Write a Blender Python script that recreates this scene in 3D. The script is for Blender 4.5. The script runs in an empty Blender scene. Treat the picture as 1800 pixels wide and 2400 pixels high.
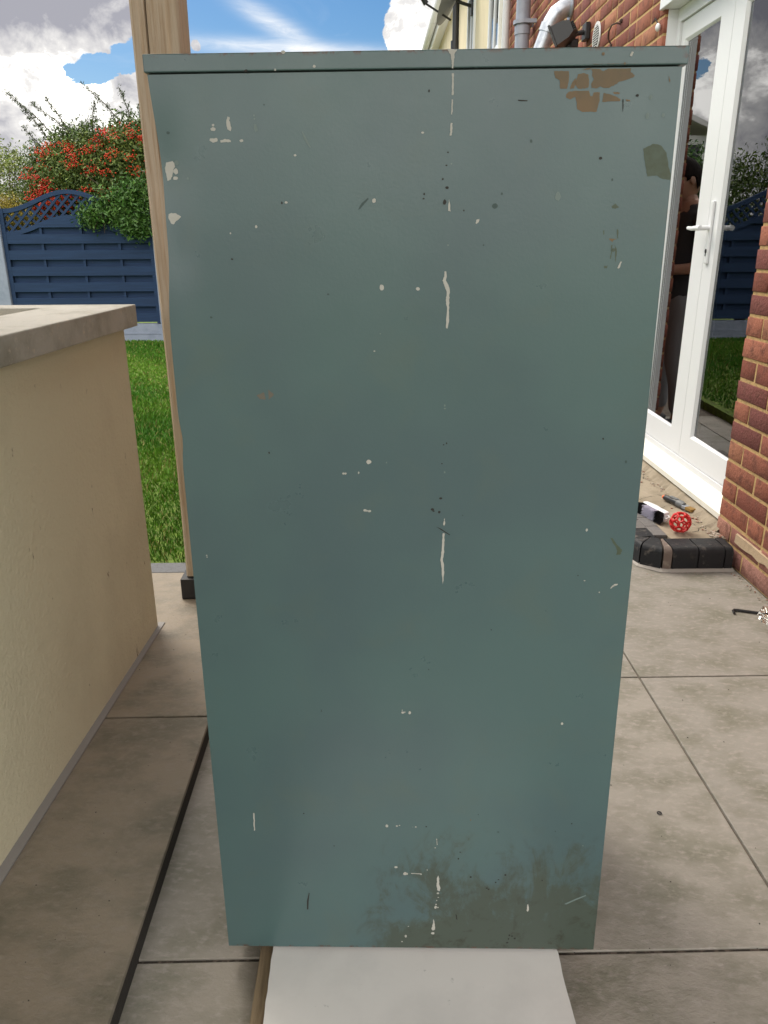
import bpy, bmesh, math, random
import numpy as np
from mathutils import Vector, Matrix, Euler
from mathutils.geometry import tessellate_polygon
R=math.radians
S=bpy.context.scene
C=S.collection
random.seed(7)
# ------------------------------------------------------------------ camera
CAMH=1.155
cd=bpy.data.cameras.new("camera"); cam=bpy.data.objects.new("camera",cd); C.objects.link(cam); S.camera=cam
cd.sensor_fit='HORIZONTAL'; cd.sensor_width=36.0; cd.lens=36.0; cd.clip_start=.02; cd.clip_end=2000
def setcam():
    a=R(1.0); p=R(19.5); rl=R(0.3)
    fw=Vector((math.sin(a)*math.cos(p),math.cos(a)*math.cos(p),-math.sin(p)))
    r0=Vector((math.cos(a),-math.sin(a),0)); u0=r0.cross(fw)
    r=math.cos(rl)*r0-math.sin(rl)*u0; u=r.cross(fw)
    m=Matrix((( r.x,u.x,-fw.x,0),(r.y,u.y,-fw.y,0),(r.z,u.z,-fw.z,CAMH),(0,0,0,1)))
    cam.matrix_world=m
setcam()
cd.dof.use_dof=False
# ------------------------------------------------------------------ sky, sun, exposure
SUN_EL=R(48); SUN_AZ=R(-38)      # azimuth measured from +Y towards +X : sun ahead and to the left, behind cloud
W=bpy.data.worlds.new("World"); S.world=W; W.use_nodes=True
SKY_STRENGTH=.085
def build_world():
    nt=W.node_tree; N=nt.nodes; L=nt.links; N.clear()
    out=N.new('ShaderNodeOutputWorld'); bg=N.new('ShaderNodeBackground'); bg.inputs[1].default_value=SKY_STRENGTH
    L.new(bg.outputs[0],out.inputs[0])
    sky=N.new('ShaderNodeTexSky'); sky.sky_type='NISHITA'; sky.sun_disc=False; sky.sun_elevation=SUN_EL; sky.sun_rotation=SUN_AZ
    sky.air_density=1.0; sky.dust_density=.6; sky.ozone_density=2.0
    tc=N.new('ShaderNodeTexCoord'); sep=N.new('ShaderNodeSeparateXYZ'); L.new(tc.outputs['Generated'],sep.inputs[0])
    def M(op,a,b=None,c=None,clamp=False):
        n=N.new('ShaderNodeMath'); n.operation=op; n.use_clamp=clamp
        for i,v in enumerate((a,b,c)):
            if v is None: continue
            if isinstance(v,(int,float)): n.inputs[i].default_value=v
            else: L.new(v,n.inputs[i])
        return n.outputs[0]
    az=M('MULTIPLY',M('ARCTAN2',sep.outputs[0],sep.outputs[1]),57.2958)
    el=M('MULTIPLY',M('ARCSINE',sep.outputs[2]),57.2958)
    def noise(scale,detail,rough,zs=2.2,dist=0.0,off=(0,0,0)):
        mp=N.new('ShaderNodeMapping'); mp.inputs['Scale'].default_value=(1,1,zs); mp.inputs['Location'].default_value=off
        L.new(tc.outputs['Generated'],mp.inputs[0])
        n=N.new('ShaderNodeTexNoise'); n.inputs['Scale'].default_value=scale; n.inputs['Detail'].default_value=detail
        n.inputs['Roughness'].default_value=rough; n.inputs['Distortion'].default_value=dist
        L.new(mp.outputs[0],n.inputs[0]); return n.outputs[0]
    def blob(a0,e0,sa,se,rot=0):
        da=M('SUBTRACT',az,a0); de=M('SUBTRACT',el,e0)
        if rot:
            c,s=math.cos(R(rot)),math.sin(R(rot))
            x=M('ADD',M('MULTIPLY',da,c),M('MULTIPLY',de,s)); y=M('SUBTRACT',M('MULTIPLY',de,c),M('MULTIPLY',da,s))
        else: x,y=da,de
        x=M('DIVIDE',x,sa); y=M('DIVIDE',y,se)
        return M('EXPONENT',M('MULTIPLY',M('ADD',M('MULTIPLY',x,x),M('MULTIPLY',y,y)),-1))
    n1=noise(2.6,9,.56,2.4,.3); n2=noise(7.5,9,.6,1.6,.35,(3,1,0)); n3=noise(24,7,.62,1.2,.4,(5,2,1))
    # cumulus field : general noise cover + cloud banks in given directions
    f=M('ADD',M('MULTIPLY',M('SUBTRACT',n1,.47),2.2),M('MULTIPLY',M('SUBTRACT',n2,.5),2.6))
    f=M('ADD',f,M('MULTIPLY',M('SUBTRACT',n3,.5),1.9))
    # open window of blue towards the front
    clear=blob(-5.0,13,5.7,6.5)
    f=M('SUBTRACT',f,M('MULTIPLY',clear,2.6))
    for b,w in ((blob(-21,14.5,6.5,3.6),1.7),(blob(-19.8,7.3,4.8,2.4),1.35),(blob(-14.2,7.6,2.6,2.4),1.5),(blob(2.7,12.2,1.6,1.9),1.9),(blob(3.6,14.5,1.6,1.6),1.3),(blob(-10.9,11.6,.4,.35),1.2)):
        f=M('ADD',f,M('MULTIPLY',b,w))
    for b,w in ((M('MULTIPLY',blob(-16.8,10.0,2.2,.8,12),M('MULTIPLY',noise(36,6,.65,1.4,.6,(1,4,2)),2.0)),1.9),(blob(-13.4,11.2,1.6,1.0),1.5)):
        f=M('SUBTRACT',f,M('MULTIPLY',b,w))
    up=N.new('ShaderNodeMapRange'); up.interpolation_type='SMOOTHSTEP'; L.new(el,up.inputs[0]); up.inputs[1].default_value=18; up.inputs[2].default_value=34
    f=M('ADD',f,M('MULTIPLY',up.outputs[0],.75))
    mr=N.new('ShaderNodeMapRange'); mr.interpolation_type='SMOOTHSTEP'; L.new(f,mr.inputs[0]); mr.inputs[1].default_value=.16; mr.inputs[2].default_value=.30
    cum=mr.outputs[0]
    # wisps
    wn=noise(16,8,.7,6,1.2,(9,9,9))
    w=M('ADD',M('MULTIPLY',blob(-5.9,12.9,2.6,.55,-25),.9),M('MULTIPLY',blob(-5.0,11.55,6.5,.42,-2),.95))
    w=M('MULTIPLY',w,M('MULTIPLY',wn,1.5),clamp=True)
    # high thin veil
    veil=M('MULTIPLY',M('SUBTRACT',noise(4,8,.65,3,1.0,(2,7,1)),.54),.6,clamp=True)
    w=M('MAXIMUM',w,veil)
    # shade of the clouds: grey bellies on the big one
    sh=M('ADD',M('MULTIPLY',blob(-21.0,13.4,6.0,1.9,4),1.0),M('ADD',M('MULTIPLY',M('SUBTRACT',n2,.40),2.6),M('MULTIPLY',M('SUBTRACT',n3,.48),1.7)))
    sh=M('ADD',sh,M('MULTIPLY',blob(-15.3,8.9,1.0,.8),.35))
    sh=M('ADD',sh,M('MULTIPLY',blob(-24,6.5,2.4,2.2),.45))
    sh=M('SUBTRACT',sh,M('MULTIPLY',blob(-18.6,8.6,3.4,1.4),.30))
    # clouds higher up, out of view, made brighter to raise the ambient light
    hi=M('MULTIPLY',M('SUBTRACT',el,15),.035,clamp=True)
    sh=M('SUBTRACT',sh,M('MULTIPLY',hi,.45))
    ramp=N.new('ShaderNodeValToRGB'); L.new(M('MULTIPLY',sh,1.0,clamp=True),ramp.inputs[0])
    e=ramp.color_ramp.elements; e[0].position=.08; e[0].color=(22.0,21.4,20.2,1); e[1].position=1; e[1].color=(3.9,3.9,4.4,1)
    m=ramp.color_ramp.elements.new(.45); m.color=(8.6,8.4,8.2,1)
    # blue part
    hsv=N.new('ShaderNodeHueSaturation'); hsv.inputs['Saturation'].default_value=1.42; hsv.inputs['Value'].default_value=.90
    L.new(sky.outputs[0],hsv.inputs['Color'])
    mix1=N.new('ShaderNodeMixRGB'); L.new(w,mix1.inputs[0]); L.new(hsv.outputs[0],mix1.inputs[1]); mix1.inputs[2].default_value=(9.5,9.7,9.9,1)
    # clouds low behind the viewer, out of view, brightened to light the cabinet face
    de=M('DIVIDE',M('SUBTRACT',el,15),13); rear_fill=M('MULTIPLY',M('MULTIPLY',sep.outputs[1],-1.3,None,True),M('EXPONENT',M('MULTIPLY',M('MULTIPLY',de,de),-1)))
    f=M('ADD',f,M('MULTIPLY',rear_fill,.6)); mr2=N.new('ShaderNodeMapRange'); mr2.interpolation_type='SMOOTHSTEP'; L.new(f,mr2.inputs[0]); mr2.inputs[1].default_value=.16; mr2.inputs[2].default_value=.30; cum=mr2.outputs[0]
    vm=N.new('ShaderNodeVectorMath'); vm.operation='SCALE'; L.new(ramp.outputs[0],vm.inputs[0]); L.new(M('ADD',M('MULTIPLY',rear_fill,1.0),1.0),vm.inputs[3])
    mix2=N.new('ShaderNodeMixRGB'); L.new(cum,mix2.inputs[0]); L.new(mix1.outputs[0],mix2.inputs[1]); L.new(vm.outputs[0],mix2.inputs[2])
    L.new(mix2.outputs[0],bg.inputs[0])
build_world()
sd=bpy.data.lights.new("sun",'SUN'); sun=bpy.data.objects.new("sun",sd); C.objects.link(sun)
sd.energy=2.0; sd.angle=R(26); sd.color=(1,.91,.78)
sv=Vector((math.sin(SUN_AZ)*math.cos(SUN_EL),math.cos(SUN_AZ)*math.cos(SUN_EL),math.sin(SUN_EL)))
sun.rotation_euler=sv.to_track_quat('Z','Y').to_euler()
S.view_settings.view_transform='Standard'; S.view_settings.look='None'; S.view_settings.gamma=1; S.view_settings.exposure=0.36
# ------------------------------------------------------------------ helpers
def lin(c): 
    return tuple((x/12.92 if x<=.04045 else ((x+.055)/1.055)**2.4) for x in c)
def srgb(r,g,b): return lin((r/255,g/255,b/255))+(1,)
MATS={}
def mat(name,col,rough=.6,metal=0,bump=None,var=None,attr=None,spec=.5,var2=None,coat=0,trans=0):
    """col linear rgb; var=(scale,detail,colour2,lo,hi[,stretch]); bump=(scale,strength,dist[,stretch]); attr: colour attribute multiplies"""
    m=bpy.data.materials.new(name); m.use_nodes=True; nt=m.node_tree; N=nt.nodes; L=nt.links
    b=N['Principled BSDF']; b.inputs['Roughness'].default_value=rough; b.inputs['Metallic'].default_value=metal
    b.inputs['Specular IOR Level'].default_value=spec; b.inputs['Coat Weight'].default_value=coat
    col=tuple(col[:3])+(1,)
    tc=N.new('ShaderNodeTexCoord')
    def nz(scale,detail,stretch=(1,1,1),rot=(0,0,0),rough_=.6):
        mp=N.new('ShaderNodeMapping'); mp.inputs['Scale'].default_value=stretch; mp.inputs['Rotation'].default_value=rot
        L.new(tc.outputs['Object'],mp.inputs[0])
        n=N.new('ShaderNodeTexNoise'); n.inputs['Scale'].default_value=scale; n.inputs['Detail'].default_value=detail; n.inputs['Roughness'].default_value=rough_
        L.new(mp.outputs[0],n.inputs[0]); return n.outputs[0]
    cur=None
    if attr:
        a=N.new('ShaderNodeAttribute'); a.attribute_name=attr; cur=a.outputs['Color']
        mx=N.new('ShaderNodeMixRGB'); mx.blend_type='MULTIPLY'; mx.inputs[0].default_value=1; L.new(cur,mx.inputs[1]); mx.inputs[2].default_value=col; cur=mx.outputs[0]
    for v in (var,var2):
        if not v: continue
        f=nz(v[0],v[1],v[5] if len(v)>5 else (1,1,1),v[6] if len(v)>6 else (0,0,0))
        mr=N.new('ShaderNodeMapRange'); mr.inputs[1].default_value=v[3]; mr.inputs[2].default_value=v[4]; L.new(f,mr.inputs[0])
        mx=N.new('ShaderNodeMixRGB'); L.new(mr.outputs[0],mx.inputs[0])
        if cur is None: mx.inputs[1].default_value=col
        else: L.new(cur,mx.inputs[1])
        mx.inputs[2].default_value=tuple(v[2][:3])+(1,); cur=mx.outputs[0]
    if cur is None: b.inputs['Base Color'].default_value=col
    else: L.new(cur,b.inputs['Base Color'])
    if bump:
        f=nz(bump[0],6,bump[3] if len(bump)>3 else (1,1,1),bump[4] if len(bump)>4 else (0,0,0),.65)
        bp=N.new('ShaderNodeBump'); bp.inputs['Strength'].default_value=bump[1]; bp.inputs['Distance'].default_value=bump[2]
        L.new(f,bp.inputs['Height']); L.new(bp.outputs[0],b.inputs['Normal'])
    MATS[name]=m; return m
class MB:
    def __init__(s): s.v=[]; s.f=[]; s.m=[]; s.c=[]; s.col=(1,1,1)
    def face(s,idx,mi=0): s.f.append(tuple(idx)); s.m.append(mi); s.c.append(s.col)
    def box(s,a,b,mi=0,M=None):
        x0,y0,z0=a; x1,y1,z1=b; o=len(s.v)
        p=[(x0,y0,z0),(x1,y0,z0),(x1,y1,z0),(x0,y1,z0),(x0,y0,z1),(x1,y0,z1),(x1,y1,z1),(x0,y1,z1)]
        if M is not None: p=[tuple(M@Vector(q)) for q in p]
        s.v+=p
        for q in ((3,2,1,0),(4,5,6,7),(0,1,5,4),(1,2,6,5),(2,3,7,6),(3,0,4,7)): s.face([o+i for i in q],mi)
    def cbox(s,a,b,ch=.004,mi=0,M=None):
        """box with bevelled edges"""
        bm=bmesh.new(); bmesh.ops.create_cube(bm,size=1)
        for v in bm.verts:
            v.co=Vector([(a[i]+b[i])/2+v.co[i]*(b[i]-a[i]) for i in range(3)])
        bmesh.ops.bevel(bm,geom=bm.edges[:],offset=ch,segments=2,affect='EDGES',profile=.5)
        s.addbm(bm,mi,M)
    def addbm(s,bm,mi=0,M=None):
        o=len(s.v); bm.verts.index_update()
        for v in bm.verts: s.v.append(tuple(M@v.co) if M is not None else tuple(v.co))
        for f in bm.faces: s.face([o+v.index for v in f.verts],mi)
        bm.free()
    def tube(s,pts,r,n=10,mi=0,cap=True):
        pts=[Vector(p) for p in pts]; rs=r if isinstance(r,(list,tuple)) else [r]*len(pts); o=len(s.v)
        t0=(pts[1]-pts[0]).normalized(); up=Vector((0,0,1)) if abs(t0.z)<.9 else Vector((1,0,0)); x=t0.cross(up).normalized()
        for i,p in enumerate(pts):
            t=((pts[min(i+1,len(pts)-1)]-pts[max(i-1,0)])).normalized()
            x=(x-t*x.dot(t)).normalized(); y=t.cross(x)
            for k in range(n):
                a=2*math.pi*k/n; s.v.append(tuple(p+(x*math.cos(a)+y*math.sin(a))*rs[i]))
        for i in range(len(pts)-1):
            for k in range(n):
                k2=(k+1)%n; s.face((o+i*n+k,o+i*n+k2,o+(i+1)*n+k2,o+(i+1)*n+k),mi)
        if cap:
            s.face([o+k for k in range(n)][::-1],mi); s.face([o+(len(pts)-1)*n+k for k in range(n)],mi)
    def prism(s,poly,y0,y1,mi=0,axis='y',M=None):
        """polygon in (x,z) extruded along y"""
        o=len(s.v); n=len(poly)
        for y in (y0,y1):
            for (a,b) in poly:
                p={'y':(a,y,b),'z':(a,b,y),'x':(y,a,b)}[axis]; s.v.append(tuple(M@Vector(p)) if M is not None else p)
        s.face([o+i for i in range(n)],mi); s.face([o+n+i for i in range(n)][::-1],mi)
        for i in range(n):
            j=(i+1)%n; s.face((o+i,o+n+i,o+n+j,o+j),mi)
    def sphere(s,c,r,sub=2,mi=0,sc=(1,1,1)):
        bm=bmesh.new(); bmesh.ops.create_icosphere(bm,subdivisions=sub,radius=r)
        for v in bm.verts: v.co=Vector((v.co.x*sc[0]+c[0],v.co.y*sc[1]+c[1],v.co.z*sc[2]+c[2]))
        s.addbm(bm,mi)
    def build(s,name,mats,parent=None,smooth=False,loc=None,fix=True):
        me=bpy.data.meshes.new(name); me.from_pydata(s.v,[],s.f); me.update()
        if not isinstance(mats,(list,tuple)): mats=[mats]
        for m in mats: me.materials.append(m)
        me.polygons.foreach_set('material_index',s.m)
        if any(c!=(1,1,1) for c in s.c):
            at=me.color_attributes.new('col','FLOAT_COLOR','CORNER'); arr=[]
            for p,c in zip(me.polygons,s.c): arr+= [c[0],c[1],c[2],1]*len(p.vertices)
            at.data.foreach_set('color',arr)
        if fix:
            bm=bmesh.new(); bm.from_mesh(me); bmesh.ops.recalc_face_normals(bm,faces=bm.faces[:]); bm.to_mesh(me); bm.free()
        if smooth:
            me.polygons.foreach_set('use_smooth',[True]*len(me.polygons))
            try: me.set_sharp_from_angle(angle=R(40))
            except Exception: pass
        o=bpy.data.objects.new(name,me); C.objects.link(o)
        if parent: o.parent=parent
        if loc: o.location=loc
        return o
def tag(o,label=None,cat=None,group=None,kind=None):
    if label: o['label']=label
    if cat: o['category']=cat
    if group: o['group']=group
    if kind: o['kind']=kind
    return o
def thing(name,label,cat,group=None,loc=(0,0,0),rot=(0,0,0)):
    o=bpy.data.objects.new(name,None); C.objects.link(o); o.empty_display_size=.1
    o.location=loc; o.rotation_euler=rot; return tag(o,label,cat,group)
def npmesh(name,V,F,mats,mi=None,col=None,parent=None,smooth=False):
    """V (n,3), F (m,k) arrays"""
    me=bpy.data.meshes.new(name); n=len(V); m,k=F.shape
    me.vertices.add(n); me.vertices.foreach_set('co',V.astype(np.float32).ravel())
    me.loops.add(m*k); me.loops.foreach_set('vertex_index',F.astype(np.int32).ravel())
    me.polygons.add(m); me.polygons.foreach_set('loop_start',np.arange(0,m*k,k,dtype=np.int32))
    if not isinstance(mats,(list,tuple)): mats=[mats]
    for q in mats: me.materials.append(q)
    if mi is not None: me.polygons.foreach_set('material_index',mi.astype(np.int32))
    me.update(calc_edges=True)
    if col is not None:
        at=me.color_attributes.new('col','FLOAT_COLOR','CORNER'); c=np.ones((m,k,4),np.float32); c[:,:,:3]=col[:,None,:]
        at.data.foreach_set('color',c.ravel())
    if smooth: me.polygons.foreach_set('use_smooth',[True]*m)
    me.validate(); o=bpy.data.objects.new(name,me); C.objects.link(o)
    if parent: o.parent=parent
    return o
rng=np.random.default_rng(11)
# ------------------------------------------------------------------ materials
tile_mat=mat('porcelain_tile',(1,1,1),.60,attr='col',bump=(60,.6,.004,(1,1.6,1),(0,0,R(24))),
    var=(7,13,(.19,.182,.142),.42,.66,(1,1.5,1),(0,0,R(24))),var2=(46,12,(.37,.33,.30),.50,.76,(1,1.7,1),(0,0,R(20))))
grout=mat('grout',(.16,.135,.11),.9,bump=(120,.4,.003),var=(25,5,(.06,.05,.04),.45,.7))
concrete=mat('cast_concrete',(.44,.42,.38),.9,bump=(55,1.0,.006),var=(8,10,(.29,.275,.23),.45,.68),var2=(60,5,(.52,.46,.38),.60,.70))
coping_top=mat('smooth_concrete',(.62,.58,.55),.75,bump=(60,.15,.002),var=(5,7,(.50,.475,.44),.4,.7))
render_m=mat('cream_render',(.66,.60,.435),.85,bump=(90,.9,.005),var=(2.6,12,(.54,.48,.34),.44,.70,(1,1,.7)),var2=(38,5,(.17,.125,.07),.685,.73,(1,1,.4)))
mortarstrip=mat('grey_sealant',(.25,.235,.23),.7,bump=(60,.3,.003))
brick_m=mat('facing_brick',(1,1,1),.85,attr='col',bump=(85,1.0,.006),var=(22,9,(.13,.052,.038),.48,.72),var2=(150,4,(.42,.25,.17),.64,.78),spec=.25)
mortar=mat('sandy_mortar',(.52,.34,.15),.95,bump=(110,.8,.005),var=(40,6,(.27,.18,.10),.5,.75))
upvc=mat('white_upvc',(.80,.81,.83),.28,spec=.5)
upvc_sill=mat('cream_sill',(.80,.78,.70),.45,var=(14,5,(.62,.58,.48),.55,.8))
gasket=mat('black_gasket',(.012,.012,.013),.5)
greyplastic=mat('grey_pipe',(.33,.35,.42),.35,var=(8,5,(.25,.27,.33),.5,.8))
whitepipe=mat('white_pipe',(.68,.68,.70),.4)
creamwall=mat('cream_wall',(.66,.58,.41),.85,bump=(60,.3,.004),var=(5,7,(.52,.44,.30),.5,.8,(1,1,.3)))
blackmetal=mat('black_metal',(.014,.014,.016),.45)
blackplastic=mat('black_plastic',(.018,.018,.02),.4,bump=(200,.1,.001))
darkglass=mat('dark_window_glass',(.02,.025,.03),.05)
lampglass=mat('lamp_glass',(.45,.52,.50),.12)
galv=mat('galvanised_steel',(.52,.55,.60),.35,metal=.7,var=(25,5,(.35,.38,.44),.45,.7))
oak=mat('weathered_oak',(.46,.37,.28),.75,bump=(35,.9,.003,(7,7,.35)),var=(14,8,(.33,.215,.125),.45,.75,(7,7,.3)),var2=(7,6,(.60,.44,.30),.55,.8,(5,5,.25)))
fencem=mat(spec=.2,name='blue_fence_paint',col=(.021,.042,.094),rough=.75,bump=(40,.35,.003,(.3,1,6)),var=(12,7,(.026,.056,.13),.45,.75,(.25,1,5)),var2=(40,5,(.16,.14,.12),.74,.8))
fencepost=mat('grey_blue_concrete',(.27,.31,.40),.75,bump=(60,.3,.003),var=(9,6,(.21,.25,.33),.45,.7))
grass_m=mat('grass_blade',(1,1,1),.55,attr='col',spec=.25)
soil=mat('lawn_soil',(.09,.13,.025),.95,bump=(40,.8,.02),var=(20,6,(.15,.24,.03),.4,.6))
earth=mat('far_ground',(.09,.13,.035),.95,var=(.4,6,(.13,.12,.06),.4,.7))
leaf_m=mat('leaf',(1,1,1),.45,attr='col',spec=.4)
bark=mat('bark',(.07,.05,.035),.85,bump=(60,.6,.004))
berry_m=mat('berry',(.50,.018,.006),.45,var=(3,3,(.62,.06,.01),.4,.65))
paver=mat('grey_paver',(1,1,1),.85,attr='col',bump=(120,.5,.003),var=(90,4,(.09,.09,.095),.5,.75))
engbrick=mat('blue_brick',(.017,.018,.021),.55,spec=.3,bump=(60,.6,.004),var=(25,7,(.16,.14,.125),.58,.76),var2=(7,6,(.10,.085,.072),.60,.80))
screed=mat('cracked_screed',(.33,.275,.205),.9,bump=(30,.6,.006),var=(6,8,(.22,.18,.125),.46,.72),var2=(30,6,(.42,.33,.26),.62,.8))
board_m=mat('white_board',(.80,.775,.76),.5,bump=(90,.2,.001),var=(5,8,(.69,.67,.66),.45,.7),var2=(30,4,(.42,.42,.41),.695,.76))
ply=mat('raw_timber',(.27,.20,.125),.8,bump=(50,.5,.002,(6,.5,6)),var=(22,7,(.14,.10,.06),.45,.72,(6,.5,6)))
orangem=mat('orange_plastic',(.75,.16,.05),.4)
redrubber=mat('red_rubber',(.62,.014,.014),.42)
white_plastic=mat('white_plastic',(.78,.78,.80),.35)
bristle_w=mat('white_bristle',(.74,.72,.82),.7)
bristle_b=mat('black_bristle',(.012,.012,.016),.7)
greyrub=mat('grey_grip',(.13,.135,.14),.5)
brownb=mat('brown_bristle',(.30,.17,.04),.7,bump=(300,.5,.002,(6,1,6)))
foil_m=mat('foil',(.92,.91,.88),.14,metal=1.0)
rubble=mat('mortar_crumb',(.40,.34,.28),.95,bump=(150,.6,.003),var=(60,4,(.30,.13,.09),.55,.6))
intwall=mat('room_wall',(.62,.60,.56),.9)
intfloor=mat('room_floor',(.62,.60,.54),.45,bump=(20,.1,.003),var=(7,8,(.45,.42,.35),.5,.7))
curtain_m=mat('grey_curtain',(.36,.36,.38),.9)
yellow_m=mat('yellow_plastic',(.62,.50,.03),.35)
pink_m=mat('pink_cloth',(.55,.05,.22),.8,var=(40,3,(.08,.05,.35),.45,.6))
terracotta=mat('plant_pot_clay',(.30,.13,.07),.7)
skin_m=mat('skin',(.36,.21,.15),.5,var=(20,4,(.40,.20,.13),.4,.7))
hair_m=mat('dark_hair',(.012,.009,.008),.8,spec=.1,bump=(120,.8,.004,(1,1,.3)))
tee_m=mat('dark_tshirt',(.035,.036,.042),.85,bump=(16,.4,.01))
jog_m=mat('grey_joggers',(.20,.20,.215),.9,bump=(14,.5,.012))
shoe_m=mat('trainer',(.05,.05,.055),.6)
rooft=mat('roof_tile',(.12,.07,.055),.8,bump=(20,.6,.02),var=(10,6,(.08,.05,.04),.4,.7))
def glass_mat():
    m=bpy.data.materials.new('window_glass'); m.use_nodes=True; nt=m.node_tree; N=nt.nodes; L=nt.links; N.clear()
    o=N.new('ShaderNodeOutputMaterial'); mx=N.new('ShaderNodeMixShader'); t=N.new('ShaderNodeBsdfTransparent'); g=N.new('ShaderNodeBsdfGlossy')
    t.inputs[0].default_value=(.88,.91,.88,1); g.inputs['Roughness'].default_value=.0; g.inputs[0].default_value=(.97,.98,1,1)
    fr=N.new('ShaderNodeFresnel'); fr.inputs[0].default_value=2.45
    L.new(fr.outputs[0],mx.inputs[0]); L.new(t.outputs[0],mx.inputs[1]); L.new(g.outputs[0],mx.inputs[2]); L.new(mx.outputs[0],o.inputs[0]); return m
glass_m=glass_mat()
# worn cabinet paint: base paint, soft tone variation, grimy lower right corner (panel coordinates: x across, z up)
def cabinet_paint():
    m=bpy.data.materials.new('teal_cabinet_paint'); m.use_nodes=True; nt=m.node_tree; N=nt.nodes; L=nt.links; b=N['Principled BSDF']
    tc=N.new('ShaderNodeTexCoord'); sep=N.new('ShaderNodeSeparateXYZ'); L.new(tc.outputs['Object'],sep.inputs[0])
    def nz(s,d,r=.6,st=(1,1,1),dist=0):
        mp=N.new('ShaderNodeMapping'); mp.inputs['Scale'].default_value=st; L.new(tc.outputs['Object'],mp.inputs[0])
        n=N.new('ShaderNodeTexNoise'); n.inputs['Scale'].default_value=s; n.inputs['Detail'].default_value=d; n.inputs['Roughness'].default_value=r; n.inputs['Distortion'].default_value=dist
        L.new(mp.outputs[0],n.inputs[0]); return n.outputs[0]
    def M(op,a,b=None,clamp=False):
        n=N.new('ShaderNodeMath'); n.operation=op; n.use_clamp=clamp
        for i,v in enumerate((a,b)):
            if v is None: continue
            if isinstance(v,(int,float)): n.inputs[i].default_value=v
            else: L.new(v,n.inputs[i])
        return n.outputs[0]
    def sm(x,a,bb):
        n=N.new('ShaderNodeMapRange'); n.interpolation_type='SMOOTHSTEP'; n.inputs[1].default_value=a; n.inputs[2].default_value=bb; L.new(x,n.inputs[0]); return n.outputs[0]
    def mix(f,c1,c2):
        n=N.new('ShaderNodeMixRGB'); L.new(f,n.inputs[0])
        for i,c in ((1,c1),(2,c2)):
            if isinstance(c,tuple): n.inputs[i].default_value=c+(1,)
            else: L.new(c,n.inputs[i])
        return n.outputs[0]
    base=mix(sm(nz(3.2,3,.5),.35,.65),PAINT_A,PAINT_B)
    base=mix(M('MULTIPLY',sm(nz(9,5,.6,(1,1,1),.4),.5,.75),.35),base,PAINT_C)
    # grime field
    gx=sm(sep.outputs[0],.14,.46); gz=sm(sep.outputs[2],.30,.06)
    g=M('ADD',M('MULTIPLY',gx,gz),M('MULTIPLY',sm(sep.outputs[2],.075,.0),M('MULTIPLY',sm(sep.outputs[0],.2,.34),.8)))
    gm=M('ADD',g,M('ADD',M('MULTIPLY',M('SUBTRACT',nz(11,12,.70,(1.2,1,.6),1.1),.5),2.2),M('MULTIPLY',M('SUBTRACT',nz(48,8,.7,(1,1,.5),.6),.5),1.1)))
    gm=M('MULTIPLY',sm(gm,.34,.86),sm(g,.01,.20))
    base=mix(M('MULTIPLY',gm,.74),base,(.048,.056,.033))
    gm2=M('MULTIPLY',sm(nz(34,8,.7,(1,1,1),.5),.52,.7),M('MULTIPLY',g,.7),True)
    base=mix(gm2,base,(.03,.033,.02))
    # small dark specks of rust along edges
    edge=M('MAXIMUM',sm(sep.outputs[2],.006,.0),M('MAXIMUM',sm(sep.outputs[0],.605,.613),sm(sep.outputs[2],1.309,1.3145)))
    base=mix(M('MULTIPLY',edge,sm(nz(55,6,.7),.5,.6)),base,(.085,.04,.022))
    L.new(base,b.inputs['Base Color'])
    ro=N.new('ShaderNodeMapRange'); ro.inputs[3].default_value=.22; ro.inputs[4].default_value=.38; L.new(nz(12,6,.6),ro.inputs[0])
    L.new(M('ADD',ro.outputs[0],M('MULTIPLY',gm,.25)),b.inputs['Roughness']); b.inputs['Specular IOR Level'].default_value=.62
    bp=N.new('ShaderNodeBump'); bp.inputs['Strength'].default_value=.25; bp.inputs['Distance'].default_value=.004; L.new(nz(5,3,.4),bp.inputs['Height'])
    bp2=N.new('ShaderNodeBump'); bp2.inputs['Strength'].default_value=.12; bp2.inputs['Distance'].default_value=.0008; L.new(nz(260,3,.5),bp2.inputs['Height']); L.new(bp.outputs[0],bp2.inputs['Normal'])
    L.new(bp2.outputs[0],b.inputs['Normal'])
    return m
PAINT_A=(.074,.132,.132); PAINT_B=(.066,.113,.121); PAINT_C=(.090,.127,.110)
cabp=cabinet_paint()
chip_w=mat('white_paint_drip',(.45,.44,.40),.5)
chip_br=mat('brown_primer',(.165,.105,.048),.5,var=(30,4,(.135,.095,.048),.4,.6))
chip_ol=mat('olive_stain',(.072,.098,.068),.5,var=(50,5,(.06,.078,.045),.4,.6))
chip_dk=mat('dark_chip',(.022,.02,.017),.7)
chip_ft=mat('faint_drip',(.15,.20,.19),.5)
chip_pe=mat('peach_primer',(.13,.115,.09),.6)
chip_sm=mat('smoke_mark',(.045,.075,.072),.6)
cabdark=mat('cabinet_inner_shadow',(.03,.04,.04),.7)
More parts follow.
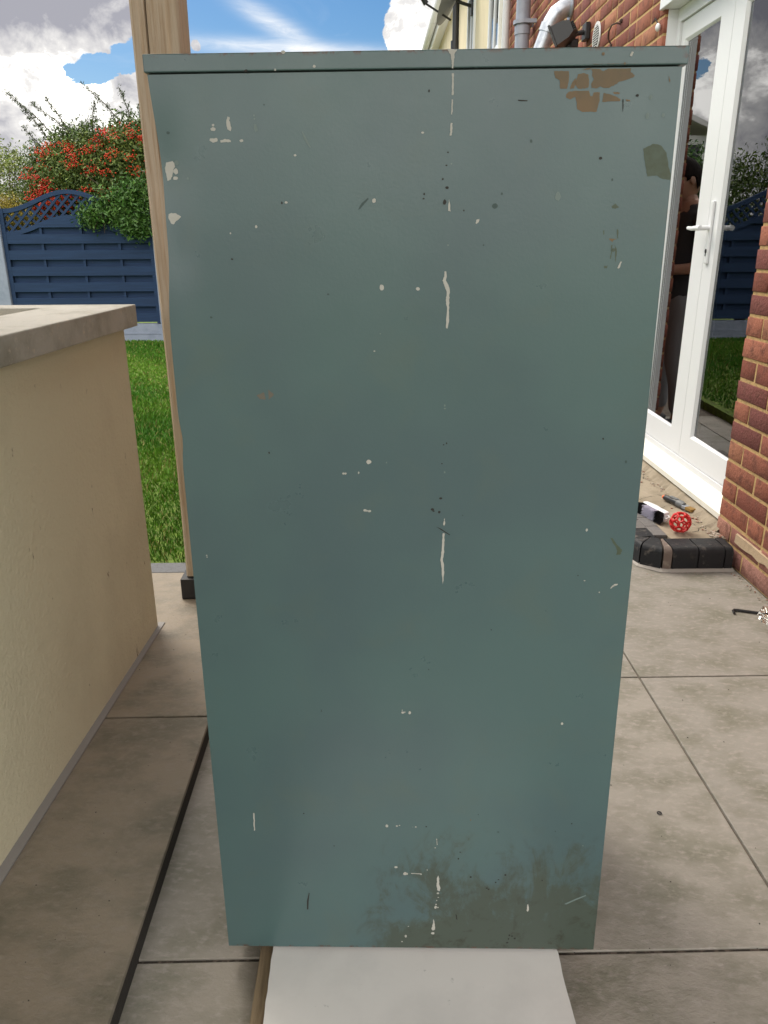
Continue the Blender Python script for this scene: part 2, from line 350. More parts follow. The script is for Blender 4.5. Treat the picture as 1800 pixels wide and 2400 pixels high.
# ------------------------------------------------------------------ ground, patio, terrace, lawn
g=MB(); g.box((-300,-300,-1.2),(300,300,-.12)); tag(g.build('ground',earth),kind='structure')
g=MB(); g.box((-.466,-4,-.119),(1.9,5.2,-.006)); pb=g.build('patio_bed',grout); tag(pb,kind='structure')
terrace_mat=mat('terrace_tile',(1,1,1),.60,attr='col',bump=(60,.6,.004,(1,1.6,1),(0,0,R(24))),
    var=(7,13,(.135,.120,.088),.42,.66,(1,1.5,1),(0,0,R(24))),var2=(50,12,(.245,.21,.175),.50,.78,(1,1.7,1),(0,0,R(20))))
def tiles(name,xs,ys,ztop,th,gap,xclip,yclip,tone=(1,1,1),mt=None):
    m=MB()
    for i in range(len(xs)-1):
        for j in range(len(ys)-1):
            a=max(xs[i]+gap/2,xclip[0]); b=min(xs[i+1]-gap/2,xclip[1]); c=max(ys[j]+gap/2,yclip[0]); d=min(ys[j+1]-gap/2,yclip[1])
            if b-a<.02 or d-c<.02: continue
            t=random.uniform(.90,1.07); w=random.uniform(-.012,.012); m.col=((.31*t+w)*tone[0],.286*t*tone[1],(.252*t-w)*tone[2])
            m.cbox((a,c,ztop-th),(b,d,ztop+random.uniform(-.0006,.0006)),.0018)
    o=m.build(name,mt or tile_mat); return tag(o,kind='structure')
tiles('patio',[ .743+.6*k for k in range(-2,3)],[-3.43,-2.55,-1.67,-.79,.09,.984,1.855,2.73,3.61,4.49,5.2],0,.019,.006,(-.462,1.86),(-4,5.2))
# slightly open joint in front of the cabinet
m=MB(); m.box((-.462,.976,-.0055),(1.3,.992,-.0035)); tag(m.build('joint_strip',mat('dirty_joint',(.05,.042,.035),.95,bump=(150,.6,.003),var=(60,4,(.15,.12,.10),.5,.62))),kind='structure')
# roof added out of view above and behind the camera to darken the near paving
cnp=thing('added_canopy','unseen solid timber roof added above and behind the viewer to shade the paving','added_canopy',loc=(-1.0,.3,2.36))
m=MB(); m.cbox((-2.9,-1.7,.061),(2.3,1.12,.085),.003); m.build('added_roof_board',mat('added_canopy_board',(.16,.13,.10),.85),cnp)
for k in range(7):
    m=MB(); m.cbox((-2.8+.83*k,-1.7,-.04),(-2.75+.83*k,2.10,.06),.003); m.build('added_rafter',oak,cnp)
# raised terrace
m=MB(); m.box((-6,-4,-.118),(-.405,2.49,.0425)); tag(m.build('terrace_base',mat('riser_shadow_block',(.022,.018,.014),.95,bump=(50,.5,.004))),kind='structure')  # bedding mortar, coloured near black to deepen the shade below the slab edge
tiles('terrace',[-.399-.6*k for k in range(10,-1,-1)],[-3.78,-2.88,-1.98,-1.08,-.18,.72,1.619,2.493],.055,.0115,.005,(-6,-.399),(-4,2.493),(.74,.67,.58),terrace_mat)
m=MB(); m.prism([(-.656,2.112),(-.634,2.112),(-.678,1.142),(-.740,-.3),(-.772,-.3),(-.701,1.142)],.0555,.0585,axis='z'); tag(m.build('sealant_strip',mortarstrip),kind='structure')
m=MB(); m.box((-14,2.586,-.119),(.55,12,.050)); tag(m.build('lawn',soil),kind='structure')
m=MB(); m.box((.55,5.21,-.119),(9,12,-.004)); tag(m.build('side_path',grout),kind='structure')
# grass blades
def grass():
    pts=[]
    for (x0,x1,y0,y1,n) in ((-3.6,-.30,2.59,3.7,42000),(-3.2,-.3,3.7,5.3,46000),(-3.3,-.3,5.3,9.14,64000),(-.3,.5,2.59,9.14,16000),(-6.5,-3.2,3,9.14,18000)):
        pts.append(np.column_stack([rng.uniform(x0,x1,n),rng.uniform(y0,y1,n)]))
    P=np.vstack(pts); n=len(P)
    h=rng.uniform(.016,.034,n)*(1+.25*np.sin(P[:,0]*5+P[:,1]*3)); a=rng.uniform(0,2*np.pi,n); w=rng.uniform(.0016,.0032,n)*(1+.18*(P[:,1]-2.5))
    lean=rng.uniform(.1,.9,n)*h; la=rng.uniform(0,2*np.pi,n)
    bx=np.cos(a)*w; by=np.sin(a)*w; z0=.049
    V=np.empty((n,5,3)); mid=.55
    V[:,0]=np.column_stack([P[:,0]-bx,P[:,1]-by,np.full(n,z0)]); V[:,1]=np.column_stack([P[:,0]+bx,P[:,1]+by,np.full(n,z0)])
    mx=P[:,0]+np.cos(la)*lean*.3; my=P[:,1]+np.sin(la)*lean*.3
    V[:,2]=np.column_stack([mx+bx*.8,my+by*.8,z0+h*mid]); V[:,3]=np.column_stack([mx-bx*.8,my-by*.8,z0+h*mid])
    V[:,4]=np.column_stack([P[:,0]+np.cos(la)*lean,P[:,1]+np.sin(la)*lean,z0+h])
    b=np.arange(n)*5
    F=np.vstack([np.column_stack([b,b+1,b+2]),np.column_stack([b,b+2,b+3]),np.column_stack([b+3,b+2,b+4])])
    pn=.5+.5*np.sin(P[:,0]*2.1+1.3*np.sin(P[:,1]*1.7))*np.sin(P[:,1]*2.9+np.sin(P[:,0]*3.1))
    pn=np.clip(pn+rng.normal(0,.22,n),0,1)[:,None]
    col=(1-pn)*np.array([.045,.165,.010])+pn*np.array([.13,.265,.022]); col*=rng.uniform(.6,1.25,(n,1))
    dry=rng.random(n)<.08; col[dry]=np.array([.30,.27,.09])*rng.uniform(.7,1.1,(dry.sum(),1))
    o=npmesh('grass',V.reshape(-1,3),F,grass_m,col=np.vstack([col]*3)); tag(o,kind='stuff'); o['label']='short green lawn grass in front of the blue fence'; return o
grass()
# edging pavers between terrace and lawn
for k in range(14):
    x1=-.222-.205*k; m=MB(); t=random.uniform(.8,1.15); m.col=(.17*t,.175*t,.19*t)
    m.cbox((x1-.2,2.497,.0),(x1,2.584,.054),.003)
    o=m.build('edging_paver',paver); tag(o,'grey edging paver behind the filing cabinet, rightmost of the strip' if k==0 else 'grey edging paver behind the planter, number %s leftwards from the post'%(('','','','second','third','fourth','fifth','sixth','seventh','eighth','ninth','tenth','eleventh','twelfth')[k]),'paver','edging pavers along the lawn')
    if k==2: o['label']='grey edging paver left of the post foot, by the lawn'
    if k==1: o['label']='blue-grey edging paver right behind the timber post foot'
# ------------------------------------------------------------------ raised masonry planter
t=thing('masonry_planter','cream rendered block planter with thick concrete coping, left of the cabinet','planter',loc=(-1.2,.9,.055))
def planter():
    # outer plan (world), converted to local coordinates
    L0=Vector((1.2,-.9,-.055))
    far=2.09; near=-.35
    out=[(-.650,far),(-.699,1.14),(-.768,near),(-1.95,near),(-1.95,far)]
    inn=[(-.862,far-.15),(-.90,1.16),(-.955,near+.2),(-1.78,near+.2),(-1.78,far-.15)]
    def ring(m,o,i,z0,z1):
        b=len(m.v); n=len(o)
        for z in (z0,z1):
            for q in o: m.v.append((q[0]+L0.x,q[1]+L0.y,z+L0.z))
            for q in i: m.v.append((q[0]+L0.x,q[1]+L0.y,z+L0.z))
        for k in range(n):
            j=(k+1)%n
            m.face((b+k,b+j,b+2*n+j,b+2*n+k)); m.face((b+n+j,b+n+k,b+3*n+k,b+3*n+j))
            m.face((b+2*n+k,b+2*n+j,b+3*n+j,b+3*n+k)); m.face((b+k,b+n+k,b+n+j,b+j))
    m=MB(); ring(m,out,inn,.056,.9410); m.build('rendered_wall',render_m,t)
    o2=[(-.620,far+.03),(-.674,1.14),(-.741,near-.03),(-1.98,near-.03),(-1.98,far+.03)]
    i2=[(-.828,far-.075),(-.872,1.14),(-.93,near+.18),(-1.80,near+.18),(-1.80,far-.075)]
    m=MB(); ring(m,o2,i2,.9415,.9975)
    c=m.build('coping',[concrete,coping_top],t)
    for p in c.data.polygons:
        if abs(p.normal.z)>.8 and p.center.z>.95: p.material_index=1
    bv=c.modifiers.new('bevel','BEVEL'); bv.width=.003; bv.segments=2; bv.limit_method='ANGLE'
    m=MB(); m.box((-1.78+L0.x,near+.2+L0.y,.70-.055),(-.96+L0.x,far-.16+L0.y,.86-.055)); m.build('inner_slab',concrete,t)
planter()
# ------------------------------------------------------------------ timber post
t=thing('timber_post','square weathered oak post standing on a black metal shoe behind the cabinet','post',loc=(-.540,2.352,.055))
def post():
    w=.0625; m=MB()
    # subdivided column for slight waviness and drying cracks on the front face
    n=40; zs=[.075+i*(2.75-.075)/n for i in range(n+1)]
    prof=[(-w+.006,-w),(-.022,-w),(-.019,-w+.012),(-.016,-w),(.02,-w),(.0215,-w+.008),(.023,-w),(w-.006,-w),(w,-w+.006),(w,w-.006),(w-.006,w),(-w+.006,w),(-w,w-.006),(-w,-w+.006)]
    b=0
    for z in zs:
        j=.0025*math.sin(z*3.1)
        for i,(x,y) in enumerate(prof):
            d=0
            if i in (2,): x+= .003*math.sin(z*7); y=-w+.012*max(0,min(1,(z-1.2)/.3))
            if i in (1,3): x+=.003*math.sin(z*7)
            if i in (4,5,6): x+=.002*math.sin(z*5+1)
            if i==5: y=-w+.007*max(0,math.sin(z*1.9))
            m.v.append((x+j,y,z))
    k=len(prof)
    for i in range(n):
        for q in range(k):
            r=(q+1)%k; m.face((i*k+q,i*k+r,(i+1)*k+r,(i+1)*k+q))
    m.face(range(k)); m.face([n*k+q for q in range(k)])
    m.build('shaft',oak,t)
    m=MB(); m.cbox((-.079,-.079,.001),(.079,.079,.072),.003); m.box((-.03,-.03,.072),(.03,.03,.076)); m.build('shoe',blackmetal,t)
post()
POLY={"brown":[[[0.4647,1.2917],[0.4718,1.2919],[0.4813,1.2915],[0.482,1.2868],[0.4816,1.28],[0.4802,1.2737],[0.4726,1.2738],[0.4715,1.2827],[0.4666,1.285],[0.4651,1.2887]],[[0.49,1.2825],[0.4918,1.2883],[0.4974,1.2896],[0.5031,1.2882],[0.5049,1.2823],[0.5046,1.275],[0.5004,1.2736],[0.4928,1.274],[0.4893,1.2783]],[[0.4834,1.2741],[0.4858,1.28],[0.4892,1.2847],[0.4905,1.2808],[0.4881,1.2741]],[[0.5064,1.2939],[0.5148,1.2947],[0.5198,1.2909],[0.5252,1.2937],[0.5334,1.2952],[0.5507,1.2948],[0.5504,1.29],[0.5558,1.2866],[0.555,1.2848],[0.5486,1.2825],[0.5385,1.2801],[0.5332,1.2763],[0.5268,1.274],[0.5221,1.2741],[0.5182,1.2759],[0.5127,1.2737],[0.5079,1.2743],[0.5076,1.2789],[0.5101,1.283],[0.5079,1.2864],[0.508,1.2906]],[[0.4953,1.2926],[0.4999,1.2937],[0.5062,1.2941],[0.5063,1.2933],[0.5,1.2925]],[[0.48,1.2682],[0.4826,1.2707],[0.4883,1.2715],[0.5053,1.2716],[0.5072,1.2662],[0.5095,1.2658],[0.5111,1.2699],[0.5177,1.2698],[0.5183,1.2618],[0.5155,1.2498],[0.4993,1.2499],[0.4934,1.2527],[0.4918,1.2613],[0.4906,1.2655],[0.4851,1.2631],[0.4802,1.2645]],[[0.5221,1.269],[0.5282,1.2679],[0.536,1.2655],[0.542,1.2623],[0.5412,1.2603],[0.5213,1.26]],[[0.5328,1.2696],[0.5375,1.27],[0.541,1.2688],[0.5396,1.2674],[0.5339,1.2679]],[[0.5476,1.2622],[0.5524,1.2618],[0.5531,1.2601],[0.5488,1.2602]],[[0.5411,1.113],[0.5511,1.1125],[0.5469,1.111],[0.5455,1.1086]],[[0.5933,1.2853],[0.5962,1.281],[0.5954,1.2785],[0.5943,1.2819]]],"olive":[[[0.5725,1.2108],[0.5835,1.2159],[0.5923,1.2141],[0.5999,1.206],[0.6032,1.1936],[0.6073,1.1819],[0.6075,1.1765],[0.596,1.1789],[0.5908,1.1821],[0.5802,1.1809],[0.5757,1.1975]],[[0.5445,1.1054],[0.5463,1.1053],[0.5464,1.0981],[0.5451,1.0895],[0.5439,1.0895],[0.5452,1.0981]],[[0.5489,1.1061],[0.5516,1.1],[0.5517,1.0923],[0.5514,1.0856],[0.5499,1.0923],[0.5494,1.1]],[[0.5411,1.1489],[0.5457,1.1521],[0.55,1.1479],[0.5459,1.146],[0.5423,1.1466]],[[0.5498,1.1236],[0.5514,1.1227],[0.5523,1.1129],[0.5507,1.1133]],[[0.5438,1.1],[0.548,1.1019],[0.5506,1.1],[0.548,1.0971]],[[0.5376,1.0818],[0.5427,1.0822],[0.5419,1.0789],[0.5389,1.0785]],[[0.5334,1.1219],[0.5351,1.1225],[0.5352,1.1172],[0.534,1.1176]],[[0.5745,0.7298],[0.5777,0.7289],[0.5859,0.7181],[0.5928,0.7113],[0.5903,0.7045],[0.5851,0.7041],[0.5855,0.7113]],[[0.192,0.0445],[0.201,0.0462],[0.2111,0.0414],[0.2289,0.0351],[0.2237,0.0317],[0.2109,0.0315],[0.1982,0.0396]],[[0.2277,0.04],[0.2395,0.0598],[0.256,0.0584],[0.2559,0.0518],[0.2443,0.0418],[0.234,0.0384]],[[0.2676,0.0892],[0.2753,0.1005],[0.2903,0.1061],[0.2891,0.1017],[0.2752,0.0941]],[[0.4731,0.2132],[0.4815,0.2163],[0.4918,0.2043],[0.4995,0.1954],[0.5027,0.1802],[0.4931,0.177],[0.4805,0.1861],[0.4725,0.2011]],[[0.5096,0.2105],[0.5252,0.2137],[0.5319,0.2017],[0.5288,0.1926],[0.5452,0.1653],[0.5435,0.153],[0.5316,0.1466],[0.5296,0.159],[0.5342,0.1652],[0.5271,0.1804],[0.5118,0.1924]],[[0.5291,0.2286],[0.5365,0.2257],[0.5519,0.2109],[0.5582,0.1899],[0.5533,0.1898],[0.5426,0.2048],[0.532,0.2197]],[[0.5528,0.1608],[0.5594,0.1531],[0.5701,0.1408],[0.5679,0.1377],[0.5588,0.1438],[0.5533,0.1531]],[[0.5883,0.241],[0.5926,0.2411],[0.5941,0.2023],[0.5923,0.1719],[0.5858,0.1441],[0.5794,0.1316],[0.5843,0.1487],[0.5904,0.175],[0.5917,0.2023]],[[0.2635,0.018],[0.2764,0.0298],[0.2892,0.0415],[0.3096,0.0483],[0.3197,0.0478],[0.3019,0.0351],[0.2917,0.0201],[0.2712,0.0131]],[[0.2584,0.0213],[0.2739,0.0479],[0.2765,0.0496],[0.2635,0.023]],[[0.5332,0.1404],[0.5488,0.1468],[0.5611,0.1282],[0.5512,0.1092],[0.5361,0.1122],[0.5292,0.1247]]],"white":[[[0.3429,1.315],[0.3546,1.3138],[0.3518,1.3094],[0.3514,1.3027],[0.3508,1.2953],[0.3493,1.2953],[0.3487,1.3036],[0.3475,1.3094]],[[0.3494,1.2911],[0.3516,1.2911],[0.352,1.2801],[0.3517,1.2691],[0.3498,1.2691],[0.3499,1.2801]],[[0.3498,1.2648],[0.3514,1.2645],[0.351,1.2562],[0.3505,1.249],[0.3494,1.2494]],[[0.3493,1.2407],[0.3513,1.2403],[0.3505,1.2276],[0.3482,1.2271]],[[0.3488,1.1592],[0.3509,1.1453],[0.3477,1.1463]],[[0.3807,1.1319],[0.3822,1.136],[0.3852,1.1366],[0.3843,1.1328],[0.3819,1.131]],[[0.554,1.0788],[0.5574,1.0865],[0.559,1.0861],[0.5561,1.0784]],[[0.3447,1.0772],[0.3468,1.0768],[0.3473,1.0709],[0.3464,1.066],[0.3495,1.0611],[0.3513,1.0551],[0.3508,1.0444],[0.3471,1.0444],[0.3476,1.0532],[0.3444,1.0611],[0.3421,1.0661],[0.3444,1.0709]],[[0.3468,1.0448],[0.3507,1.0448],[0.3509,1.0328],[0.351,1.0166],[0.3492,1.0085],[0.3473,1.0095],[0.3484,1.0328],[0.3469,1.0388]],[[0.3494,0.7575],[0.3506,0.7515],[0.3493,0.7462],[0.3477,0.7491]],[[0.3474,0.7358],[0.3499,0.7358],[0.3498,0.7175],[0.3499,0.7077],[0.348,0.6978],[0.35,0.6878],[0.3502,0.6753],[0.3488,0.6596],[0.3474,0.6727],[0.3463,0.6878],[0.3448,0.6953],[0.3464,0.7126]],[[0.0908,1.2504],[0.0934,1.2496],[0.0926,1.2462],[0.0947,1.2386],[0.0934,1.2349],[0.0898,1.2372],[0.0891,1.2444]],[[0.0686,1.2276],[0.0771,1.2279],[0.0774,1.2246],[0.0714,1.2233],[0.068,1.2253]],[[0.0805,1.2255],[0.0865,1.227],[0.0927,1.2254],[0.093,1.2235],[0.0809,1.2232]],[[0.0093,1.1964],[0.0132,1.2032],[0.0208,1.2047],[0.0231,1.2021],[0.0234,1.1982],[0.021,1.1953],[0.0193,1.1895],[0.0171,1.1846],[0.0123,1.1833],[0.0103,1.1896]],[[0.0091,1.1458],[0.0141,1.1473],[0.0199,1.1467],[0.0257,1.1432],[0.0233,1.1406],[0.0191,1.138],[0.0157,1.1343],[0.0119,1.136],[0.0086,1.1407]],[[0.5839,0.6561],[0.5856,0.6608],[0.5909,0.6613],[0.5904,0.6594],[0.5869,0.6585],[0.5829,0.655]],[[0.0583,0.2712],[0.0602,0.2706],[0.0591,0.2381],[0.0573,0.2369]],[[0.345,0.224],[0.346,0.2234],[0.3471,0.212],[0.3457,0.2114]],[[0.3465,0.1462],[0.3489,0.1515],[0.3507,0.1447],[0.3503,0.1353],[0.3529,0.1259],[0.3513,0.1196],[0.348,0.1211],[0.3462,0.1321],[0.3471,0.1384]],[[0.3419,0.0618],[0.3438,0.0553],[0.3452,0.0406],[0.3414,0.0373],[0.3391,0.0405],[0.3413,0.052]],[[0.4943,0.0943],[0.4956,0.0943],[0.4974,0.0831],[0.4956,0.0792],[0.4935,0.0815]],[[0.3053,0.1559],[0.3214,0.1552],[0.3214,0.1536],[0.3053,0.1544]],[[0.5475,1.305],[0.5493,1.3094],[0.5516,1.3087],[0.5498,1.3045]],[[0.5868,0.6594],[0.5819,0.6538],[0.581,0.6547],[0.5847,0.6594]]],"dark":[[[0.1393,0.1149],[0.1403,0.1133],[0.1381,0.0973],[0.1369,0.0796],[0.1346,0.0796],[0.1353,0.0973]],[[0.3781,0.0736],[0.3802,0.0704],[0.3814,0.0607],[0.3794,0.0623]],[[0.3382,0.7455],[0.3451,0.7424],[0.3577,0.7336],[0.3566,0.7331],[0.3446,0.7409]],[[0.4252,1.2635],[0.4366,1.2627],[0.4357,1.2617],[0.4258,1.2621]],[[0.544,1.2623],[0.5452,1.2623],[0.5459,1.2537],[0.5454,1.2486]]],"faint":[[[0.1212,1.2421],[0.1237,1.2417],[0.1254,1.2354],[0.1224,1.2336],[0.1209,1.2374]],[[0.5533,0.0959],[0.5712,0.1069],[0.5868,0.115],[0.5874,0.1128],[0.5714,0.1038],[0.5571,0.095]],[[0.1764,1.2342],[0.1778,1.2329],[0.1862,1.217],[0.1851,1.2162],[0.1788,1.2262]]],"peach":[[[0.1044,0.926],[0.1142,0.9302],[0.1158,0.9205],[0.1093,0.9212]],[[0.12,0.9339],[0.127,0.9269],[0.1197,0.9207]]],"smoke":[[[0.2516,1.1612],[0.2533,1.1604],[0.2428,1.1494],[0.2402,1.1484],[0.2442,1.1553]]]}
DOTS={"white":[[0.0732,1.2374,0.0025],[0.0735,1.2416,0.0015],[0.1054,1.2248,0.0019],[0.024,1.1933,0.0032],[0.0226,1.1859,0.0026],[0.1674,1.2086,0.0013],[0.1543,1.1573,0.0015],[0.2595,1.1582,0.0024],[0.1167,1.1305,0.0016],[0.085,1.1234,0.0009],[0.2677,1.0586,0.0033],[0.312,1.0567,0.0022],[0.194,1.2996,0.0016],[0.1494,1.2966,0.0012],[0.3167,1.2308,0.0014],[0.1595,1.3142,0.002],[0.248,0.8367,0.0031],[0.2139,0.8209,0.0015],[0.2166,0.8209,0.0015],[0.2342,0.822,0.0013],[0.2417,0.7692,0.0021],[0.2444,0.7685,0.0014],[0.248,0.768,0.0019],[0.2575,0.9815,0.001],[0.0212,0.7043,0.0009],[0.0215,0.7018,0.0009],[0.5422,0.7405,0.0019],[0.5448,0.6659,0.001],[0.5664,0.6484,0.001],[0.2925,0.4529,0.0021],[0.2916,0.4569,0.0009],[0.2955,0.4537,0.0011],[0.3028,0.4527,0.0023],[0.5284,0.4354,0.0021],[0.2672,0.2476,0.0024],[0.2829,0.2475,0.0015],[0.287,0.2487,0.001],[0.3124,0.2459,0.0012],[0.2811,0.1674,0.0022],[0.2954,0.1543,0.0032],[0.2986,0.154,0.002],[0.3212,0.1536,0.0014],[0.2966,0.025,0.0023],[0.3009,0.0459,0.001],[0.2904,0.0133,0.0013],[0.3489,0.1154,0.0019],[0.3452,0.0867,0.0025],[0.3492,0.0861,0.0013],[0.3461,0.0925,0.0013],[0.3495,0.1069,0.001],[0.347,0.1005,0.001],[0.3415,0.0317,0.0028],[0.3433,0.2059,0.001],[0.331,0.1621,0.001]],"faint":[[0.026,1.2027,0.0027],[0.1222,1.2477,0.0011],[0.1218,1.2511,0.001],[0.5758,1.2639,0.0021],[0.5739,1.2448,0.0027],[0.5919,1.2454,0.0019],[0.2651,1.003,0.0009],[0.2717,0.8357,0.0009],[0.3474,0.9116,0.0013],[0.3477,0.9076,0.0013],[0.3486,0.8221,0.0013],[0.2715,0.8358,0.001],[0.5752,0.2126,0.0012],[0.3076,0.2459,0.0009],[0.0383,1.1853,0.0015],[0.3507,1.1974,0.001],[0.3483,1.1073,0.001],[0.4772,1.1606,0.0039]],"dark":[[0.346,1.1716,0.0018],[0.3435,1.1556,0.0026],[0.3408,1.1809,0.0013],[0.3449,1.1957,0.0011],[0.3464,1.2096,0.001],[0.5241,1.2013,0.0019],[0.5605,1.266,0.0017],[0.3238,1.2737,0.0013],[0.3664,1.1461,0.001],[0.1491,1.1568,0.0013],[0.0848,1.0936,0.0013],[0.319,1.1649,0.0013],[0.3184,1.1597,0.0011],[0.116,1.2961,0.0019],[0.1163,0.85,0.0013],[0.344,0.7858,0.0018],[0.333,0.7702,0.002],[0.3346,0.7678,0.0013],[0.3423,0.7664,0.0018],[0.3506,0.8616,0.0011],[0.3467,0.8596,0.0009],[0.3449,0.834,0.0009],[0.5351,0.6736,0.0008],[0.5541,0.867,0.0012],[0.4184,0.5896,0.0009],[0.3302,0.525,0.0009],[0.1716,0.4567,0.0007],[0.1715,0.4546,0.0007],[0.1374,0.2704,0.0012],[0.1831,0.2083,0.001],[0.4008,0.1489,0.0018],[0.3803,0.1851,0.0015],[0.3288,0.2467,0.0012],[0.4275,0.1267,0.0015],[0.4301,0.1243,0.0015],[0.4676,0.029,0.0018],[0.4649,0.0134,0.0018],[0.4768,0.0226,0.0018],[0.4722,0.0275,0.0016],[0.4666,0.0214,0.0016],[0.4562,0.1536,0.0017],[0.4412,0.1385,0.0015],[0.4455,0.1441,0.0012],[0.383,0.1979,0.0012],[0.4096,0.2703,0.0007],[0.555,0.2549,0.0012],[0.5153,0.1433,0.0012]],"smoke":[[0.4032,1.1507,0.0032],[0.411,1.1641,0.0014],[0.4426,1.2203,0.0017],[0.5396,1.1778,0.0014],[0.3911,1.1069,0.0012],[0.0191,1.2348,0.0019],[0.0536,1.0246,0.0015],[0.5864,0.8358,0.0018],[0.3739,0.7615,0.0009],[0.134,1.2621,0.001],[0.2012,1.0511,0.0014],[0.4415,0.2374,0.0016],[0.5303,0.2396,0.0012]],"brown":[[0.5179,1.3075,0.0018],[0.5426,1.2976,0.0013],[0.3979,0.26,0.0012]]}
# ------------------------------------------------------------------ filing cabinet
LEANX,ROLLY,YAWZ=-.01662855,-.00490527,-.04001395
cab=thing('filing_cabinet','tall teal grey steel filing cabinet seen from its worn, paint spotted side','filing cabinet',loc=(-.24702,.97694,.04))
Mc=Matrix.Rotation(YAWZ,4,'Z')@Matrix.Rotation(ROLLY,4,'Y')@Matrix.Rotation(LEANX,4,'X')
cab.rotation_euler=Mc.to_euler()
CW,CH,CDp=.608,1.3148,.46
def cabinet():
    # the big side panel as a grid so that the dents are real
    m=MB(); nx,nz=48,104
    zt=1.2945
    def dent(x,z):
        d=.0075*math.exp(-((z-1.19)/.09)**2)*math.exp(-(x/.018)**2)+.004*math.exp(-((z-1.09)/.05)**2)*math.exp(-(x/.016)**2)+.003*math.exp(-((z-.868)/.02)**2)*math.exp(-(x/.01)**2)
        return d
    def dy(x,z): # small waves in the sheet + dents pushed inwards
        return .0016*math.sin(3.1*x/CW)*math.sin(2.3*z)+ .006*math.exp(-((z-1.19)/.07)**2-((x-.012)/.03)**2)+.0025*math.exp(-((z-1.1)/.04)**2-((x-.02)/.02)**2)
    for j in range(nz+1):
        for i in range(nx+1):
            x=CW*i/nx; z=zt*j/nz
            m.v.append((x+dent(x,z),dy(x,z),z))
    for j in range(nz):
        for i in range(nx):
            a=j*(nx+1)+i; m.face((a,a+1,a+nx+2,a+nx+1))
    # rim folded back
    b=len(m.v)
    for j in range(nz+1):
        z=zt*j/nz; m.v.append((dent(0,z)+.0015,dy(0,z)+.022,z))
    for j in range(nz): m.face((j*(nx+1),(j+1)*(nx+1),b+j+1,b+j))
    b=len(m.v)
    for j in range(nz+1):
        z=zt*j/nz; m.v.append((CW-.001,.022,z))
    for j in range(nz): m.face((j*(nx+1)+nx,(j+1)*(nx+1)+nx,b+j+1,b+j))
    b=len(m.v)
    for i in range(nx+1): m.v.append((CW*i/nx,.022,.001))
    for i in range(nx): m.face((i,i+1,b+i+1,b+i))
    # chips, drips and stains lie on the sheet
    mi={'white':1,'brown':2,'olive':3,'dark':4,'faint':5,'peach':6,'smoke':7}
    rr=random.Random(3)
    lay={'smoke':0,'olive':1,'peach':2,'faint':3,'brown':4,'white':5,'dark':6}
    def patch(pts,kind,zoff=0):
        off=-.00022-.00005*lay[kind]-zoff
        # densify with jitter so that chip edges are ragged
        q=[]
        n=len(pts)
        for i in range(n):
            a=pts[i]; c=pts[(i+1)%n]; d=math.hypot(c[0]-a[0],c[1]-a[1]); q.append(a)
            if d>.003 and kind in('brown','olive','white','peach'):
                s=min(6,int(d/.002))
                for k in range(1,s+1):
                    t=k/(s+1); q.append((a[0]+(c[0]-a[0])*t+rr.uniform(-1,1)*.0004,a[1]+(c[1]-a[1])*t+rr.uniform(-1,1)*.0004))
        tris=tessellate_polygon([[Vector((p[0],p[1],0)) for p in q]])
        b=len(m.v)
        for (u,v) in q: m.v.append((min(u,CW+.004),(dy(u,v) if v<zt else -.0032)+off,v))
        for t in tris: m.face([b+k for k in t],mi[kind])
    for k,L in POLY.items():
        for pl in L:
            vs=[p[1] for p in pl]
            if k=='olive' and max(vs)<.26: continue
            if max(vs)>zt and min(vs)<zt:   # runs over the seam: keep the part below
                patch([(p[0],min(p[1],zt-.001)) for p in pl],k); patch([(p[0],max(p[1],1.2975)) for p in pl],k)
            else: patch(pl,k)
    for k,L in DOTS.items():
        for (u,v,r) in L:
            n=11; ph=rr.uniform(0,6); e=rr.uniform(.8,1.25)
            patch([(u+r*math.cos(2*math.pi*i/n)*e*rr.uniform(.82,1.15),v+r*math.sin(2*math.pi*i/n)/e*rr.uniform(.82,1.15)) for i in range(n)],k)
    o=m.build('side_panel',[cabp,chip_w,chip_br,chip_ol,chip_dk,chip_ft,chip_pe,chip_sm],cab,smooth=True,fix=False)
    # carcass: opposite side, back, bottom, set behind the sheet
    m=MB(); m.cbox((.0035,.0225,.004),(CW-.012,CDp,1.290),.002); m.build('carcass',cabp,cab)
    # lid with folded edge that stands a little proud
    m=MB(); m.cbox((-.001,-.003,1.2962),(CW+.0055,CDp+.003,CH),.0012); m.build('lid',cabp,cab)
    m=MB(); m.box((.003,.004,1.289),(CW-.003,CDp-.004,1.2968)); m.build('lid_seam',cabdark,cab)
    # four drawers on the narrow right end
    for k in range(4):
        z0=.035+k*.312; m=MB(); m.cbox((CW-.0115,.035,z0),(CW-.003,CDp-.03,z0+.302),.002); d=m.build('drawer',cabp,cab)
        m=MB(); m.cbox((CW-.0028,.19,z0+.20),(CW-.0005,.30,z0+.225),.0008); m.build('handle',galv,d)
cabinet()
# ------------------------------------------------------------------ board and timber the cabinet stands on
t=thing('white_board','white coated board lying on the patio under the cabinet','board',loc=(.065,.9,.022))
m=MB(); 
def board():
    m=MB(); x0,x1=-.238,.2365; z0,z1=0,.0135; ya,yb=-.62,.50
    n=60; top=[]
    rr=random.Random(5)
    L=[(x0+rr.uniform(-.0012,.0004),ya+(yb-ya)*i/n) for i in range(n+1)]; Rr=[(x1+rr.uniform(-.0014,.0012),ya+(yb-ya)*i/n) for i in range(n+1)]
    poly=L+Rr[::-1]
    m.prism(poly,z0,z1,axis='z'); m.build('coated_panel',board_m,t)
board()
t=thing('timber_plank','raw timber plank lying flat under the left edge of the white board','plank',loc=(.0,.9,0))
m=MB(); m.cbox((-.196,-.55,.0008),(.12,.47,.0212),.0015); m.build('plank',ply,t)
